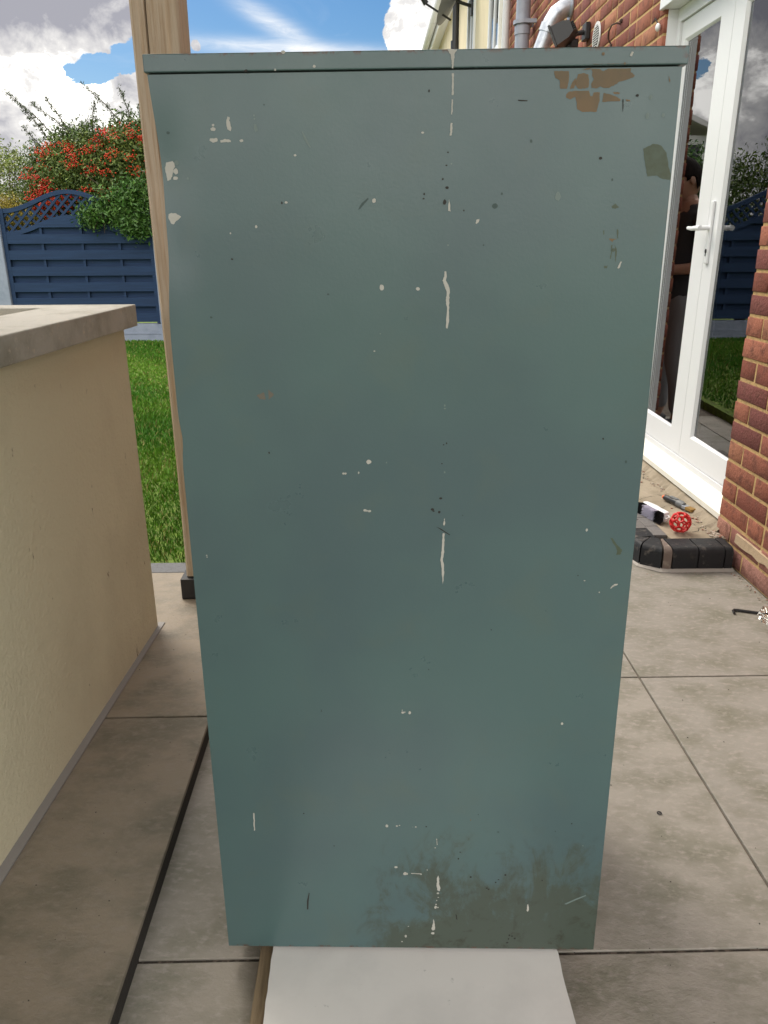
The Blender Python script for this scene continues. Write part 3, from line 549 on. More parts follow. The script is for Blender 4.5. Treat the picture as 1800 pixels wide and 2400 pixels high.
# ------------------------------------------------------------------ brick house
XP=1.34
house=thing('brick_house','red brick house wall with white glazed doors, right of the cabinet','house',loc=(1.34,3.4,0))
def hl(x,y,z): return (x-1.34,y-3.4,z)
def brickwork():
    V=[];F=[];Ccol=[]
    rr=random.Random(9)
    pal=[(.26,.082,.045),(.24,.07,.042),(.30,.10,.055),(.22,.065,.042),(.35,.135,.07),(.19,.058,.044),(.28,.09,.052),(.25,.078,.048)]
    def brick(y0,y1,z0,z1,c,d=0):
        j=lambda s:rr.uniform(-s,s)
        x0=XP-1.34+j(.0016)+d; xb=.05; b=len(V); e=.0022
        o=[(y0+j(.002),z0+j(.0012)),(y1+j(.002),z0+j(.0012)),(y1+j(.002),z1+j(.0012)),(y0+j(.002),z1+j(.0012))]
        for (y,z) in o: V.append((xb,y-3.4,z))
        for (y,z) in o: V.append((x0+.002,y-3.4,z))
        cy=(y0+y1)/2; cz=(z0+z1)/2
        for (y,z) in o:
            V.append((x0+j(.0008),(y-3.4)+(e if y<cy else -e),z+(e if z<cz else -e)))
        for a,c2 in ((4,8),(0,4)):
            for k in range(4):
                q=(k+1)%4; F.append((b+a+k,b+a+q,b+c2+q,b+c2+k)); Ccol.append(c)
        F.append((b+8,b+9,b+10,b+11)); Ccol.append(c)
    def run(ya,yb,k,lo,edge_a=None):
        z0=k*.075+.005; z1=z0+.0635
        # alternate stretcher and header along the course
        y=yb; i=k%2
        first=True
        while y>ya+.03:
            L=(.2155 if (i%2==0) else .1035)
            if rr.random()<.06: L=.2155
            if first and k%2==1: L=.1035
            a=max(y-L,ya); 
            c=pal[rr.randrange(len(pal))]; s=rr.uniform(.8,1.15); s*=1.08; c=(c[0]*s,c[1]*s*1.12,c[2]*s*1.3)
            if z0<.1: 
                t_=rr.uniform(.35,.7); c=tuple(c[q]*(1-t_)+(.36,.20,.17)[q]*t_*.9 for q in range(3))
            brick(a,y,z0,z1,c,0); y=a-.0125; i+=1; first=False
    for k in range(0,64):
        z=k*.075
        if z+.075<=2.26 or False:
            run(.6,2.765,k,0); run(3.965,8.27,k,0)
        else: run(.6,8.27,k,0)
    V_=np.array(V); F_=np.array(F); col=np.array(Ccol)
    w=npmesh('wall',V_,F_,[brick_m,mortar],col=col,parent=house)
    # mortar body behind, as a second material in the same part
    m=MB()
    for a,b_ in (((1.3432,.6,0),(1.62,2.762,2.262)),((1.3432,3.9685,0),(1.62,8.27,2.262)),((1.3432,.6,2.262),(1.62,8.27,4.8))): m.box(hl(*a),hl(*b_))
    tmp=m.build('wall_core',mortar,house)
    bm=bmesh.new(); bm.from_mesh(w.data); n0=len(bm.faces); bm.from_mesh(tmp.data); bm.faces.ensure_lookup_table()
    for f in bm.faces[n0:]: f.material_index=1
    bmesh.ops.recalc_face_normals(bm,faces=bm.faces[:]); bm.to_mesh(w.data); bm.free(); bpy.data.objects.remove(tmp)
    # render fillet at the foot of the pier
    m=MB(); n=44; ya,yb=.6,2.60
    rr=random.Random(2); b=0
    for i in range(n+1):
        y=ya+(yb-ya)*i/n; zt=.136+rr.uniform(-.003,.003); zb=.100+rr.uniform(-.005,.005)
        m.v+=[hl(1.3475,y,zt+.004),hl(1.3345,y,zt-.004),hl(1.3325,y,zb+.004),hl(1.3475,y,zb)]
    for i in range(n):
        for k in range(3): m.face((i*4+k,i*4+k+1,i*4+k+5,i*4+k+4))
    m.face((n*4,n*4+1,n*4+2,n*4+3)); m.build('mortar_band',mat('cream_mortar',(.42,.31,.20),.95,bump=(60,.6,.005),var=(18,6,(.30,.22,.14),.5,.75)),house)
    m=MB(); m.box(hl(1.14,.6,4.80),hl(7.5,8.27,4.86)); m.prism([(-.25,4.86),(6.2,4.86),(3.0,6.9)],.6-3.4,8.27-3.4,axis='y'); m.build('roof',rooft,house)
brickwork()
m=MB()
for a,b_ in (((1.62,1.4,-.1),(5.2,6.2,.118)),((1.62,1.4,2.4),(5.2,6.2,2.5)),((5.2,1.4,-.1),(5.3,1.7,2.5)),((5.2,5.9,-.1),(5.3,6.2,2.5)),((5.2,1.7,-.1),(5.3,5.9,.2)),((5.2,1.7,2.3),(5.3,5.9,2.5)),((1.62,1.3,-.1),(5.3,1.4,2.5)),((1.62,6.2,-.1),(5.3,6.3,2.5))): m.box(hl(*a),hl(*b_))
m.build('room',[intwall],house)  # gap in the far wall added to let daylight brighten the room
m=MB(); m.box(hl(1.50,2.79,.119),hl(5.19,3.94,.124)); m.box(hl(1.63,1.41,.119),hl(5.19,2.79,.124)); m.box(hl(1.63,3.94,.119),hl(5.19,6.19,.124)); m.build('room_floor',intfloor,house)
# french doors
dr=MB()
Y0,Y1=2.775,3.958
# lining that covers the reveal, head board and outer frame
dr.box(hl(1.356,Y1+.0005,.14),hl(1.60,Y1+.0085,2.12)); dr.box(hl(1.400,Y1-.034,.215),hl(1.49,Y1,2.12)); dr.box(hl(1.400,2.7655,.215),hl(1.49,Y0+.03,2.12)); dr.box(hl(1.400,Y0+.03,2.065),hl(1.49,Y1-.034,2.12))
dr.cbox(hl(1.322,2.7,2.122),hl(1.60,3.99,2.255),.003)
dr.box(hl(1.405,Y0+.03,.175),hl(1.49,Y1-.034,.215))
door=dr.build('door',upvc,house)
m=MB(); m.prism([(1.345-1.34,.128),(1.345-1.34,.150),(1.402-1.34,.190),(1.49-1.34,.190),(1.49-1.34,.128)],2.768-3.4,3.958-3.4,axis='y'); m.build('sill',upvc_sill,door)
SEAM=3.385
for (ya,yb,ga,gb) in ((Y0+.033,SEAM-.0015,Y0+.10,3.287),(SEAM+.0015,Y1-.037,3.507,3.880)):
    m=MB(); z0,z1=.219,2.062; gz0,gz1=.322,1.988; xa,xb=1.4125,1.478
    o=[(ya,z0),(yb,z0),(yb,z1),(ya,z1)]; ii=[(ga,gz0),(gb,gz0),(gb,gz1),(ga,gz1)]
    i2=[(ga+.011,gz0+.011),(gb-.011,gz0+.011),(gb-.011,gz1-.011),(ga+.011,gz1-.011)]
    b=0
    for ring,x in ((o,xa),(ii,xa),(i2,xa+.012),(i2,xb-.012),(ii,xb),(o,xb)):
        for (y,z) in ring: m.v.append(hl(x,y,z))
    for r in range(5):
        for k in range(4):
            q=(k+1)%4; m.face((r*4+k,r*4+q,(r+1)*4+q,(r+1)*4+k))
    for k in range(4): q=(k+1)%4; m.face((k,q,20+q,20+k))
    m.build('door_leaf',upvc,door)
    m=MB()
    for (p,q) in (((ga+.0115,gz0+.0115),(ga+.0165,gz1-.0115)),((gb-.0145,gz0+.0115),(gb-.0115,gz1-.0115)),((ga+.0165,gz0+.0115),(gb-.0145,gz0+.0165)),((ga+.0165,gz1-.0165),(gb-.0145,gz1-.0115))):
        m.box(hl(1.4265,p[0],p[1]),hl(1.4365,q[0],q[1]))
    m.build('gasket',gasket,door)
    m=MB(); tl=math.tan(R(1.3)); yl,yh=ga+.0118,gb-.0118; xa_=1.4172; xb_=xa_+(yh-yl)*tl; zz0,zz1=gz0+.0118,gz1-.0118
    m.prism([(xa_-1.34,yl-3.4),(xa_+.004-1.34,yl-3.4),(xb_+.004-1.34,yh-3.4),(xb_-1.34,yh-3.4)],zz0,zz1,axis='z'); m.build('glass_pane',glass_m,door)
# handle: back plate, lever, keyhole (outside) and the inside lever
m=MB(); m.cbox(hl(1.401,3.328,1.055),hl(1.4124,3.358,1.300),.004); m.build('handle_plate',upvc,door)
m=MB(); m.tube([hl(1.402,3.343,1.195),hl(1.362,3.343,1.195)],.0095,12); m.tube([hl(1.362,3.335,1.195),hl(1.358,3.36,1.196),hl(1.360,3.42,1.194),hl(1.362,3.462,1.197)],[.011,.010,.0085,.007],12); m.build('handle_lever',upvc,door,smooth=True)
m=MB(); m.tube([hl(1.4008,3.343,1.105),hl(1.3995,3.343,1.105)],.009,12); m.box(hl(1.3994,3.340,1.085),hl(1.4007,3.346,1.105)); m.build('keyhole',gasket,door)
m=MB(); m.cbox(hl(1.4785,3.312,1.06),hl(1.488,3.342,1.30),.003); m.tube([hl(1.488,3.327,1.19),hl(1.528,3.327,1.19),hl(1.53,3.30,1.19),hl(1.53,3.22,1.19)],.009,10); m.build('inside_handle',upvc,door,smooth=True)
# soil stack, flue and clips on the wall
sx,sy=1.245,7.02
m=MB(); m.tube([hl(sx,sy,.05),hl(sx,sy,4.75)],.056,18)
for z in (1.1,2.72,4.3): m.tube([hl(sx,sy,z-.03),hl(sx,sy,z+.03)],.0625,18)
m.build('soil_pipe',greyplastic,house,smooth=True)
m=MB()
for z in (1.13,2.775):
    m=MB(); m.box(hl(1.24,sy-.075,z-.014),hl(1.346,sy-.060,z+.014)); m.box(hl(1.24,sy+.060,z-.014),hl(1.346,sy+.075,z+.014)); m.tube([hl(sx,sy,z-.014),hl(sx,sy,z+.014)],.076,18)
    m.build('pipe_clip',greyplastic,house,smooth=True)
m=MB(); p0=Vector(hl(1.33,5.62,2.62)); 
m.tube([hl(1.338,5.80,2.585),hl(1.29,5.80,2.572),hl(1.25,5.805,2.545),hl(1.222,5.815,2.50),hl(1.21,5.82,2.47)],.056,20)
m.tube([hl(1.212,5.82,2.48),hl(1.10,5.86,2.16)],.053,20); m.tube([hl(1.214,5.818,2.485),hl(1.198,5.824,2.44)],.061,20)
m.tube([hl(1.3385,5.80,2.585),hl(1.330,5.80,2.585)],.078,24)
m.build('wall_flue',galv,house,smooth=True)
m=MB(); m.tube([hl(1.30,7.55,.05),hl(1.30,7.55,3.02),hl(1.315,7.55,3.05),hl(1.345,7.55,3.06)],.024,12); m.build('overflow_pipe',mat('olive_grey_pipe',(.17,.16,.13),.5),house,smooth=True)
m=MB(); m.tube([hl(1.29,8.16,.05),hl(1.29,8.16,4.7)],.036,14); 
for z in (1.5,3.3): m.tube([hl(1.29,8.16,z-.03),hl(1.29,8.16,z+.03)],.042,14)
m.build('downpipe',whitepipe,house,smooth=True)
# round wall vent
m=MB(); cy,cz=5.09,2.26; pts=[]
m.tube([hl(1.3378,cy,cz),hl(1.331,cy,cz)],.076,28); vv=m.build('vent',white_plastic,house,smooth=True)
m=MB(); m.tube([hl(1.3305,cy,cz),hl(1.3300,cy,cz)],.060,28); g2=m.build('vent_opening',gasket,vv)
m=MB()
for k in range(-4,5):
    hh=math.sqrt(max(0,.058**2-(k*.0125)**2)); m.box(hl(1.3262,cy-hh,cz+k*.0125-.0022),hl(1.3292,cy+hh,cz+k*.0125+.0022))
m.build('vent_louvre',white_plastic,vv)
# floodlight, hook
t=thing('floodlight','small black security floodlight with sensor on a bracket on the brick wall','floodlight',loc=(1.34,5.30,2.33))
Mf=Matrix.Translation((-.15,-.10,-.02))@Euler((0,R(-25),R(-22))).to_matrix().to_4x4()
m=MB(); m.prism([(-.075,-.055),(-.075,.055),(.0,.048),(.035,.03),(.035,-.03),(.0,-.048)],-.075,.075,axis='y',M=Mf); m.cbox((-.088,-.085,-.064),(-.074,.085,.064),.003,M=Mf); h=m.build('lamp_body',blackplastic,t)
m=MB(); m.cbox((-.0895,-.07,-.05),(-.0882,.07,.05),.0005,M=Mf); m.build('lamp_glass',lampglass,h)
m=MB(); 
for k in range(5): m.box((.0355,-.06,-.024+k*.011),(.05,.06,-.020+k*.011),M=Mf)
m.build('cooling_fin',blackplastic,h)
m=MB(); m.cbox((-.03,-.045,-.045),(-.002,.045,.045),.004); m.tube([(-.025,0,0),(-.08,0,-.01),(-.12,0,.0)],.014,10); m.tube([(-.085,-.02,.0),(-.10,-.10,-.02)],.012,8); m.cbox((-.12,-.06,-.095),(-.07,-.01,-.045),.008); m.build('bracket',blackplastic,t)
m=MB(); m.tube([(-.095,-.03,-.07),(-.135,-.03,-.085)],[.022,.018],12); m.build('sensor',blackplastic,t,smooth=True)
t=thing('wall_hook','rusty black iron hook fixed to the brick wall beside the vent','hook',loc=(1.34,4.68,2.2))
m=MB(); m.tube([(.0,-.04,.02),(-.02,-.035,.026),(-.038,-.01,.022),(-.045,.015,.0),(-.04,.035,-.03),(-.02,.04,-.06),(-.01,.04,-.09)],.0042,8); m.tube([(-.02,.04,-.055),(-.025,.04,-.11)],[.007,.012],8); m.sphere((-.004,-.06,.03),.012,1); m.build('hook',mat('rusty_iron',(.06,.03,.022),.7),t,smooth=True)
t=thing('cable_clip','small white cable clip with wire at the top corner of the brickwork','clip',loc=(1.338,3.99,2.06))
m=MB(); m.sphere((-.012,.01,0),.016,2,sc=(.7,1,1.1)); m.build('clip',white_plastic,t,smooth=True)
m=MB(); m.tube([(-.012,.01,.01),(-.02,.03,.04),(-.01,.10,.035)],.003,6); m.build('wire',blackplastic,t,smooth=True)
# ------------------------------------------------------------------ neighbour house
nb=thing('rendered_house','cream rendered neighbouring house beyond the brick wall','house',loc=(1.34,12,0))
def nl(x,y,z): return (x-1.34,y-12,z)
m=MB(); m.box(nl(1.352,8.2705,0),nl(8,19,4.55)); m.build('wall',creamwall,nb)
m=MB(); m.prism([(-.17,4.56),(6.8,4.56),(3.3,6.8)],8.28-12,19.1-12,axis='y'); m.build('roof',rooft,nb)
m=MB(); m.box(nl(1.20,8.29,4.52),nl(1.35,19,4.545)); m.box(nl(1.185,8.29,4.44),nl(1.1995,19,4.60)); m.build('soffit',upvc,nb)
m=MB(); g_=[( math.cos(a)*.062,math.sin(a)*.062) for a in [math.pi+math.pi*k/10 for k in range(11)]]
g_+= [(x*.94,y*.94) for x,y in g_[::-1]]
m.prism([(1.12-1.34+x,4.58+y) for x,y in g_],8.3-12,19-12,axis='y')
for y in np.arange(9.2,19,1.8): m.prism([(1.12-1.34+x*1.08,4.58+y_*1.08) for x,y_ in g_],y-12,y+.05-12,axis='y')
m.build('gutter',whitepipe,nb)
m=MB(); m.tube([nl(1.31,12.9,4.5),nl(1.31,12.9,.2)],.05,12); m.tube([nl(1.31,12.9,3.72),nl(1.31,12.9,3.9)],.07,12); m.build('soil_pipe',blackplastic,nb,smooth=True)
def nwin(y0,y1,z0,z1):
    m=MB(); x0=1.325
    m.box(nl(x0,y0,z0),nl(1.3515,y0+.07,z1)); m.box(nl(x0,y1-.07,z0),nl(1.3515,y1,z1)); m.box(nl(x0,y0+.07,z0),nl(1.3515,y1-.07,z0+.07)); m.box(nl(x0,y0+.07,z1-.07),nl(1.3515,y1-.07,z1)); m.box(nl(x0+.004,(y0+y1)/2-.03,z0+.07),nl(1.3515,(y0+y1)/2+.03,z1-.07))
    w=m.build('window',upvc,nb)
    m=MB(); m.box(nl(1.342,y0+.07,z0+.07),nl(1.3505,y1-.07,z1-.07)); m.build('pane',darkglass,w)
    m=MB(); m.box(nl(1.27,y0-.04,z0-.07),nl(1.3515,y1+.04,z0-.002)); m.build('window_sill',upvc_sill,w)
nwin(8.82,9.6,2.95,4.1); nwin(10.9,11.6,3.1,4.1)
t=thing('satellite_dish','grey satellite dish on the cream house wall, seen from its edge','satellite dish',loc=(1.352,11.2,4.02))
m=MB(); Md=Matrix.Translation((-.26,0,.0))@Euler((0,R(-62),R(-14))).to_matrix().to_4x4()
b=0; nr,na=6,28
bm=bmesh.new(); bmesh.ops.create_cone(bm,segments=na,radius1=.0001,radius2=.34,depth=.07,cap_ends=False); m.addbm(bm,0,Md); bm2=bmesh.new(); bmesh.ops.create_cone(bm2,segments=na,radius1=.0001,radius2=.345,depth=.078,cap_ends=False); m.addbm(bm2,0,Matrix.Translation((.008,0,-.004))@Md); m.build('dish',mat('dish_grey',(.22,.23,.24),.5),t,smooth=True)
m=MB(); m.tube([(-.02,0,-.1),(-.16,0,-.06),(-.25,0,0)],.02,8); m.cbox((-.03,-.06,-.2),(-.001,.06,0),.004); m.tube([(-.28,.0,-.25),(-.60,-.10,-.10)],.013,8); m.tube([(-.60,-.10,-.10),(-.66,-.12,-.02)],[.035,.03],10); m.build('lnb_arm',blackplastic,t,smooth=True)
# ------------------------------------------------------------------ step in front of the doors
st=thing('door_step','doorstep edged with blue black bullnose bricks around cracked screed','step',loc=(1.15,2.9,0))
def step():
    L0=Vector((1.15,2.9,0)); zt=.088; rad=.024
    def bull(a,b,inn_a,inn_b,name='edge_brick',mt=engbrick,par=st,jit=0):
        """brick with bullnosed outer top edge: outer edge a->b, inner edge inn_a->inn_b (plan points)"""
        m=MB(); prof=[(0,.001),(0,zt-rad)]+[(rad-rad*math.cos(t),zt-rad+rad*math.sin(t)) for t in [math.pi/2*k/6 for k in range(1,7)]]
        a,b,ia,ib=[Vector((p[0],p[1],0))-Vector((L0.x,L0.y,0)) for p in (a,b,inn_a,inn_b)]
        g=.0022; u=(b-a).normalized(); a=a+u*g; b=b-u*g; ia=ia+(ib-ia).normalized()*g; ib=ib-(ib-ia).normalized()*g
        w=(ia-a).length
        rows=[]
        for (p,i) in ((a,ia),(b,ib)):
            d=(i-p); Ld=d.length; d=d/Ld; r=[]
            for (s,z) in prof: r.append(p+d*s+Vector((0,0,z)))
            r.append(i+Vector((0,0,zt))); r.append(i+Vector((0,0,.001))); rows.append(r)
        n=len(rows[0]); 
        for r in rows: m.v+= [tuple(q) for q in r]
        for k in range(n): q=(k+1)%n; m.face((k,q,n+q,n+k))
        m.face(range(n)); m.face([n+k for k in range(n)][::-1])
        return m.build(name,mt,par,smooth=True)
    y0=2.572; dpt=.105
    xs=[1.322,1.232,1.166,1.098]
    xs=[1.326,1.293,1.196,1.100]
    for i in range(len(xs)-1): bull((xs[i+1],y0),(xs[i],y0),(xs[i+1],y0+dpt),(xs[i],y0+dpt))
    # cant at the corner
    bull((1.066,y0+.004),(1.100,y0),(1.088,y0+dpt),(1.100,y0+dpt),mt=mat('worn_brick',(.17,.13,.11),.8,bump=(80,.8,.004),var=(30,6,(.30,.26,.22),.5,.7)))
    bull((1.000,2.628),(1.064,y0+.006),(1.060,2.70),(1.087,y0+dpt))
    bull((.985,2.69),(.999,2.630),(1.075,2.71),(1.060,2.70))
    for k in range(13):
        ya=2.692+k*.098
        bull((.985,ya+.096),(.985,ya),(1.075+.0,ya+.096),(1.075,ya),mt=engbrick if k<1 else grey_b)
    # inner row of flat grey blocks behind the bullnose
    for k in range(12):
        ya=2.716+k*.1; m=MB(); m.col=(.17,.16,.155); m.cbox((1.077-L0.x,ya-L0.y,.002),(1.128-L0.x,ya+.097-L0.y,zt-.0005),.002); m.build('flat_block',paver,st)
    # screed infill with broken edge
    m=MB(); m.box((1.1305-L0.x,y0+dpt+.001-L0.y,.001),(1.3385-L0.x,3.99-L0.y,zt-.003)); m.build('screed',screed,st)
    # fillet of old mortar under the door sill
    rr=random.Random(4); m=MB(); n=50
    for i in range(n+1):
        y=2.74+(3.97-2.74)*i/n-L0.y; w=.030+rr.uniform(-.008,.012); m.v+=[(1.402-L0.x,y,.134),(1.358-L0.x-w*.3,y,.118+rr.uniform(-.006,.002)),(1.352-L0.x-w,y,.0855),(1.402-L0.x,y,.085)]
    for i in range(n):
        for k in range(4): q=(k+1)%4; m.face((i*4+k,i*4+q,(i+1)*4+q,(i+1)*4+k))
    m.build('mortar_fillet',screed,st)
    # mortar skirt at the foot of the step
    m=MB(); n=30
    pth=[(.975,2.70),(.99,2.62),(1.06,2.560),(1.12,2.556),(1.33,2.558)]
    for i,(x,y) in enumerate(pth): 
        m.v+=[(x-L0.x,y-L0.y,.0015),(x+(.012 if i<3 else 0)-L0.x,y+.016-L0.y,.010)]
    for i in range(len(pth)-1): m.face((i*2,i*2+1,i*2+3,i*2+2))
    m.build('mortar_skirt',mat('pale_mortar',(.36,.33,.30),.95,bump=(90,.5,.003)),st)
    # cracks in the screed
    rr=random.Random(8)
    for (x,y,a,l) in ((1.16,3.0,.5,.14),(1.15,3.14,.3,.12),(1.22,3.30,1.9,.2),(1.30,2.98,1.7,.25),(1.28,2.82,2.1,.10),(1.32,3.3,1.8,.3),(1.24,2.75,.9,.09),(1.17,3.5,.4,.15),(1.30,2.76,1.2,.08)):
        px,py=x,y; m=MB()
        for k in range(9):
            w=.0010*rr.uniform(.5,1.6); aa=a+rr.uniform(-.7,.7); s=l/9; qx,qy=px+math.cos(aa)*s,py+math.sin(aa)*s
            if not(1.133<qx<1.335 and 2.69<qy<3.95): break
            nx,ny=-math.sin(aa)*w,math.cos(aa)*w; b=len(m.v)
            m.v+=[(px-nx-L0.x,py-ny-L0.y,.0856),(px+nx-L0.x,py+ny-L0.y,.0856),(qx+nx-L0.x,qy+ny-L0.y,.0856),(qx-nx-L0.x,qy-ny-L0.y,.0856)]; m.face((b,b+1,b+2,b+3)); px,py=qx,qy
        if m.f: m.build('crack',crackm,st)
crackm=mat('crack_dark',(.02,.017,.013),.9)
grey_b=mat('grey_block',(.15,.14,.135),.85,bump=(120,.5,.003),var=(60,5,(.10,.095,.09),.5,.75))
step()
# loose mortar crumbs along the sill and wall foot
cr=MB(); rr=random.Random(12)
def crumb(m,x,y,z,r):
    bm=bmesh.new(); bmesh.ops.create_icosphere(bm,subdivisions=1,radius=r)
    for v in bm.verts: v.co=Vector((v.co.x*rr.uniform(.6,1.3)+x,v.co.y*rr.uniform(.6,1.3)+y,max(v.co.z*rr.uniform(.4,.8)+z+r*.35,z+.0003)))
    m.addbm(bm,0)
for k in range(230):
    y=rr.uniform(2.70,3.93); x=1.345-abs(rr.gauss(0,.035)); crumb(cr,min(x,1.33),y,.0855,rr.choice((.0015,.002,.003,.0045,.007)))
for k in range(60): crumb(cr,rr.uniform(1.29,1.333),rr.uniform(2.685,2.76),.0855,rr.choice((.003,.005,.008)))
for k in range(110): crumb(cr,1.333-abs(rr.gauss(0,.012)),rr.uniform(1.9,2.56),.0005,rr.choice((.0015,.0025,.004)))
for k in range(36): crumb(cr,rr.uniform(1.0,1.33),2.555-abs(rr.gauss(0,.02)),.0005,rr.choice((.001,.0015,.002)))
o=cr.build('mortar_rubble',rubble); tag(o,kind='stuff'); o['label']='loose crumbs of mortar along the sill and wall foot'
# ------------------------------------------------------------------ small things on the step and patio
t=thing('lattice_ball','red rubber lattice ball on the doorstep beside the wall','ball',loc=(1.185,2.742,.0885))
def ball():
    bm=bmesh.new(); bmesh.ops.create_icosphere(bm,subdivisions=2,radius=.0395)
    # truncated icosahedron by truncating a plain icosahedron
    bm.free(); bm=bmesh.new(); bmesh.ops.create_icosphere(bm,subdivisions=1,radius=1)
    vs=[v.co.copy() for v in bm.verts]; ed=[(e.verts[0].index,e.verts[1].index) for e in bm.edges]; fc=[[v.index for v in f.verts] for f in bm.faces]; bm.free()
    P={}
    for a,b in ed:
        P[(a,b)]=(vs[a]*2+vs[b]).normalized(); P[(b,a)]=(vs[b]*2+vs[a]).normalized()
    E=set()
    for a,b in ed: E.add(((a,b),(b,a)))
    for f in fc:
        for i in range(3):
            a=f[i]; b=f[(i+1)%3]; c=f[(i-1)%3]; E.add(tuple(sorted(((a,b),(a,c)))))
    m=MB(); rt=Euler((.3,.5,.2)).to_matrix(); c0=Vector((0,0,.0405)); r=.0375
    for p in P.values(): m.sphere(tuple(c0+rt@p*r),.0039,1)
    for p,q in E:
        a,b=rt@P[p],rt@P[q]; mid=(a+b).normalized()
        m.tube([c0+a*r,c0+mid*r*1.0,c0+b*r],[.0042,.0036,.0042],8)
    m.build('lattice',redrubber,t,smooth=True)
ball()
t=thing('scrubbing_brush','white handled scrubbing brush lying on its side by the ball','brush',loc=(1.143,2.905,.0885),rot=(0,0,R(-74)))
def brush():
    # long axis x, lying on its side: back on the far/upper side, bristles towards -y
    out=[]; n=26
    for i in range(n+1):
        s=i/n; x=-.078+.150*s; w=.020+.007*math.sin(math.pi*min(1,s*1.05))-.004*math.exp(-((s-.62)/.12)**2); out.append((x,w))
    m=MB(); poly=[(x,.002+w*.9) for x,w in out]+[(x,-.004) for x,w in out[::-1]]
    m.prism(poly,.004,.046,axis='z'); o=m.build('handle',white_plastic,t,smooth=False); bv=o.modifiers.new('b','BEVEL'); bv.width=.006; bv.segments=3; bv.limit_method='ANGLE'; bv.angle_limit=R(50)
    m=MB(); pts=[(.066,.004,.03),(.080,.010,.034),(.090,.004,.03),(.086,-.004,.026),(.068,-.003,.022)]; m.tube(pts,.0032,8); m.build('hanging_loop',white_plastic,t,smooth=True)
    rr=random.Random(6)
    def tuft(m,x0,x1,n):
        for k in range(n):
            x=rr.uniform(x0,x1); z=rr.uniform(.006,.043); l=rr.uniform(.021,.027); sp=(x+.005)*.16+rr.uniform(-.004,.004)
            a=Vector((x,-.004,z)); b=Vector((x+sp,-.004-l,max(.002,z+(z-.025)*.25+rr.uniform(-.002,.002)-.003))); m.tube([a,b],[.0007,.0005],3,cap=False)
    m=MB(); tuft(m,-.040,.030,900); m.build('white_bristles',bristle_w,t)
    m=MB(); tuft(m,-.074,-.042,450); tuft(m,.032,.066,560); m.build('black_bristles',bristle_b,t)
brush()
t=thing('paint_brush','small stubby brush with black and grey handle and brown bristles on the screed','brush',loc=(1.298,3.04,.086),rot=(0,0,R(-72)))
m=MB(); m.tube([(-.105,0,.014),(-.098,0,.0145),(-.092,0,.0145)],[.006,.0095,.010],12); m.build('orange_cap',orangem,t,smooth=True)
m=MB(); m.tube([(-.0915,0,.0145),(-.07,0,.0155),(-.04,0,.0165),(-.02,0,.0165),(-.008,0,.0155)],[.011,.0135,.012,.015,.0145],14); m.build('grip',blackplastic,t,smooth=True)
m=MB(); m.cbox((-.060,-.0085,.0275),(-.010,.0085,.0325),.003); m.tube([(-.0075,0,.0155),(.012,0,.0155),(.03,0,.0145)],[.0155,.017,.013],14); m.build('grey_collar',greyrub,t,smooth=True)
m=MB(); m.cbox((.029,-.013,.006),(.052,.013,.020),.002); m.build('ferrule',galv,t)
m=MB()
for k in range(14): m.cbox((.052,-.0128+k*.00185,.007),(.092+rr.uniform(-.003,.001),-.0113+k*.00185,.019),.0004)
m.build('bristles',brownb,t)
t=thing('hex_key','black hex key with its short end bent, lying on the patio by the foil','hex key',loc=(1.181,2.241,0))
m=MB(); m.tube([(-.004,-.018,.0048),(.0,.0,.0048),(.006,.006,.0048),(.018,.004,.0048),(.06,-.012,.0048),(.125,-.036,.0048)],.0043,6); m.build('key',blackmetal,t)
t=thing('foil_scrap','crumpled piece of silver foil on the patio near the wall','foil',loc=(1.228,2.115,0))
def foil():
    bm=bmesh.new(); bmesh.ops.create_icosphere(bm,subdivisions=4,radius=1)
    rr=random.Random(21); pl=[(Vector((rr.gauss(0,1),rr.gauss(0,1),rr.gauss(0,1))).normalized(),rr.uniform(.45,.95)) for _ in range(46)]
    for v in bm.verts:
        d=v.co.normalized(); r=1.3
        for n,h in pl:
            k=d.dot(n)
            if k>.05: r=min(r,h/k)
        for n,h in pl[:18]:
            r+=-.10*max(0,math.sin(9*d.dot(n)+h*20))*abs(d.dot(n))
        v.co=Vector((d.x*r*.062,d.y*r*.062,max(d.z*r*.050+.040,.001)))
    m=MB(); m.addbm(bm)
    for (x,y,z) in ((-.03,.01,.062),(.01,.02,.066)):
        m.prism([(x,z-.012),(x+.03,z-.006),(x+.042,z+.014),(x+.012,z+.017)],y,y+.0008)
    m.build('foil',foil_m,t)
foil()
t=thing('rubber_washer','tiny dark rubber ring lying on the patio tile','washer',loc=(.606,1.316,.001))
m=MB(); m.tube([(math.cos(a)*.0042,math.sin(a)*.0042,.0014) for a in [2*math.pi*k/20 for k in range(21)]],.0012,6); m.build('ring',blackplastic,t,smooth=True)
for i,(x,y,l,a) in enumerate(((.53,1.27,.005,.6),(.45,.93,.008,1.2),(1.05,2.02,.006,.3),(.93,1.7,.005,1.0),(-.35,1.2,.006,2),(-.48,1.3,.006,.2),(.62,.955,.004,0),(1.12,1.98,.004,.4),(.80,1.12,.004,2.2),(-.30,.80,.007,.5))):
    pass
deb=MB()
for k in range(150):
    x=rr.uniform(-.33,1.3); y=rr.uniform(.8,2.5); r=rr.choice((.0008,.0012,.0018)); crumb(deb,x,y,.0003,r)
for k in range(50): crumb(deb,rr.uniform(-.62,-.39),rr.uniform(.8,2.35),.1003,rr.choice((.0008,.0012,.0016)))
for k in range(90): crumb(deb,rr.uniform(-.36,1.3),rr.uniform(.976,.992),-.004,rr.choice((.0008,.0012,.002)))
o=deb.build('patio_grit',mat('dark_grit',(.05,.042,.035),.9)); tag(o,kind='stuff'); o['label']='dark grit scattered on the tiles'
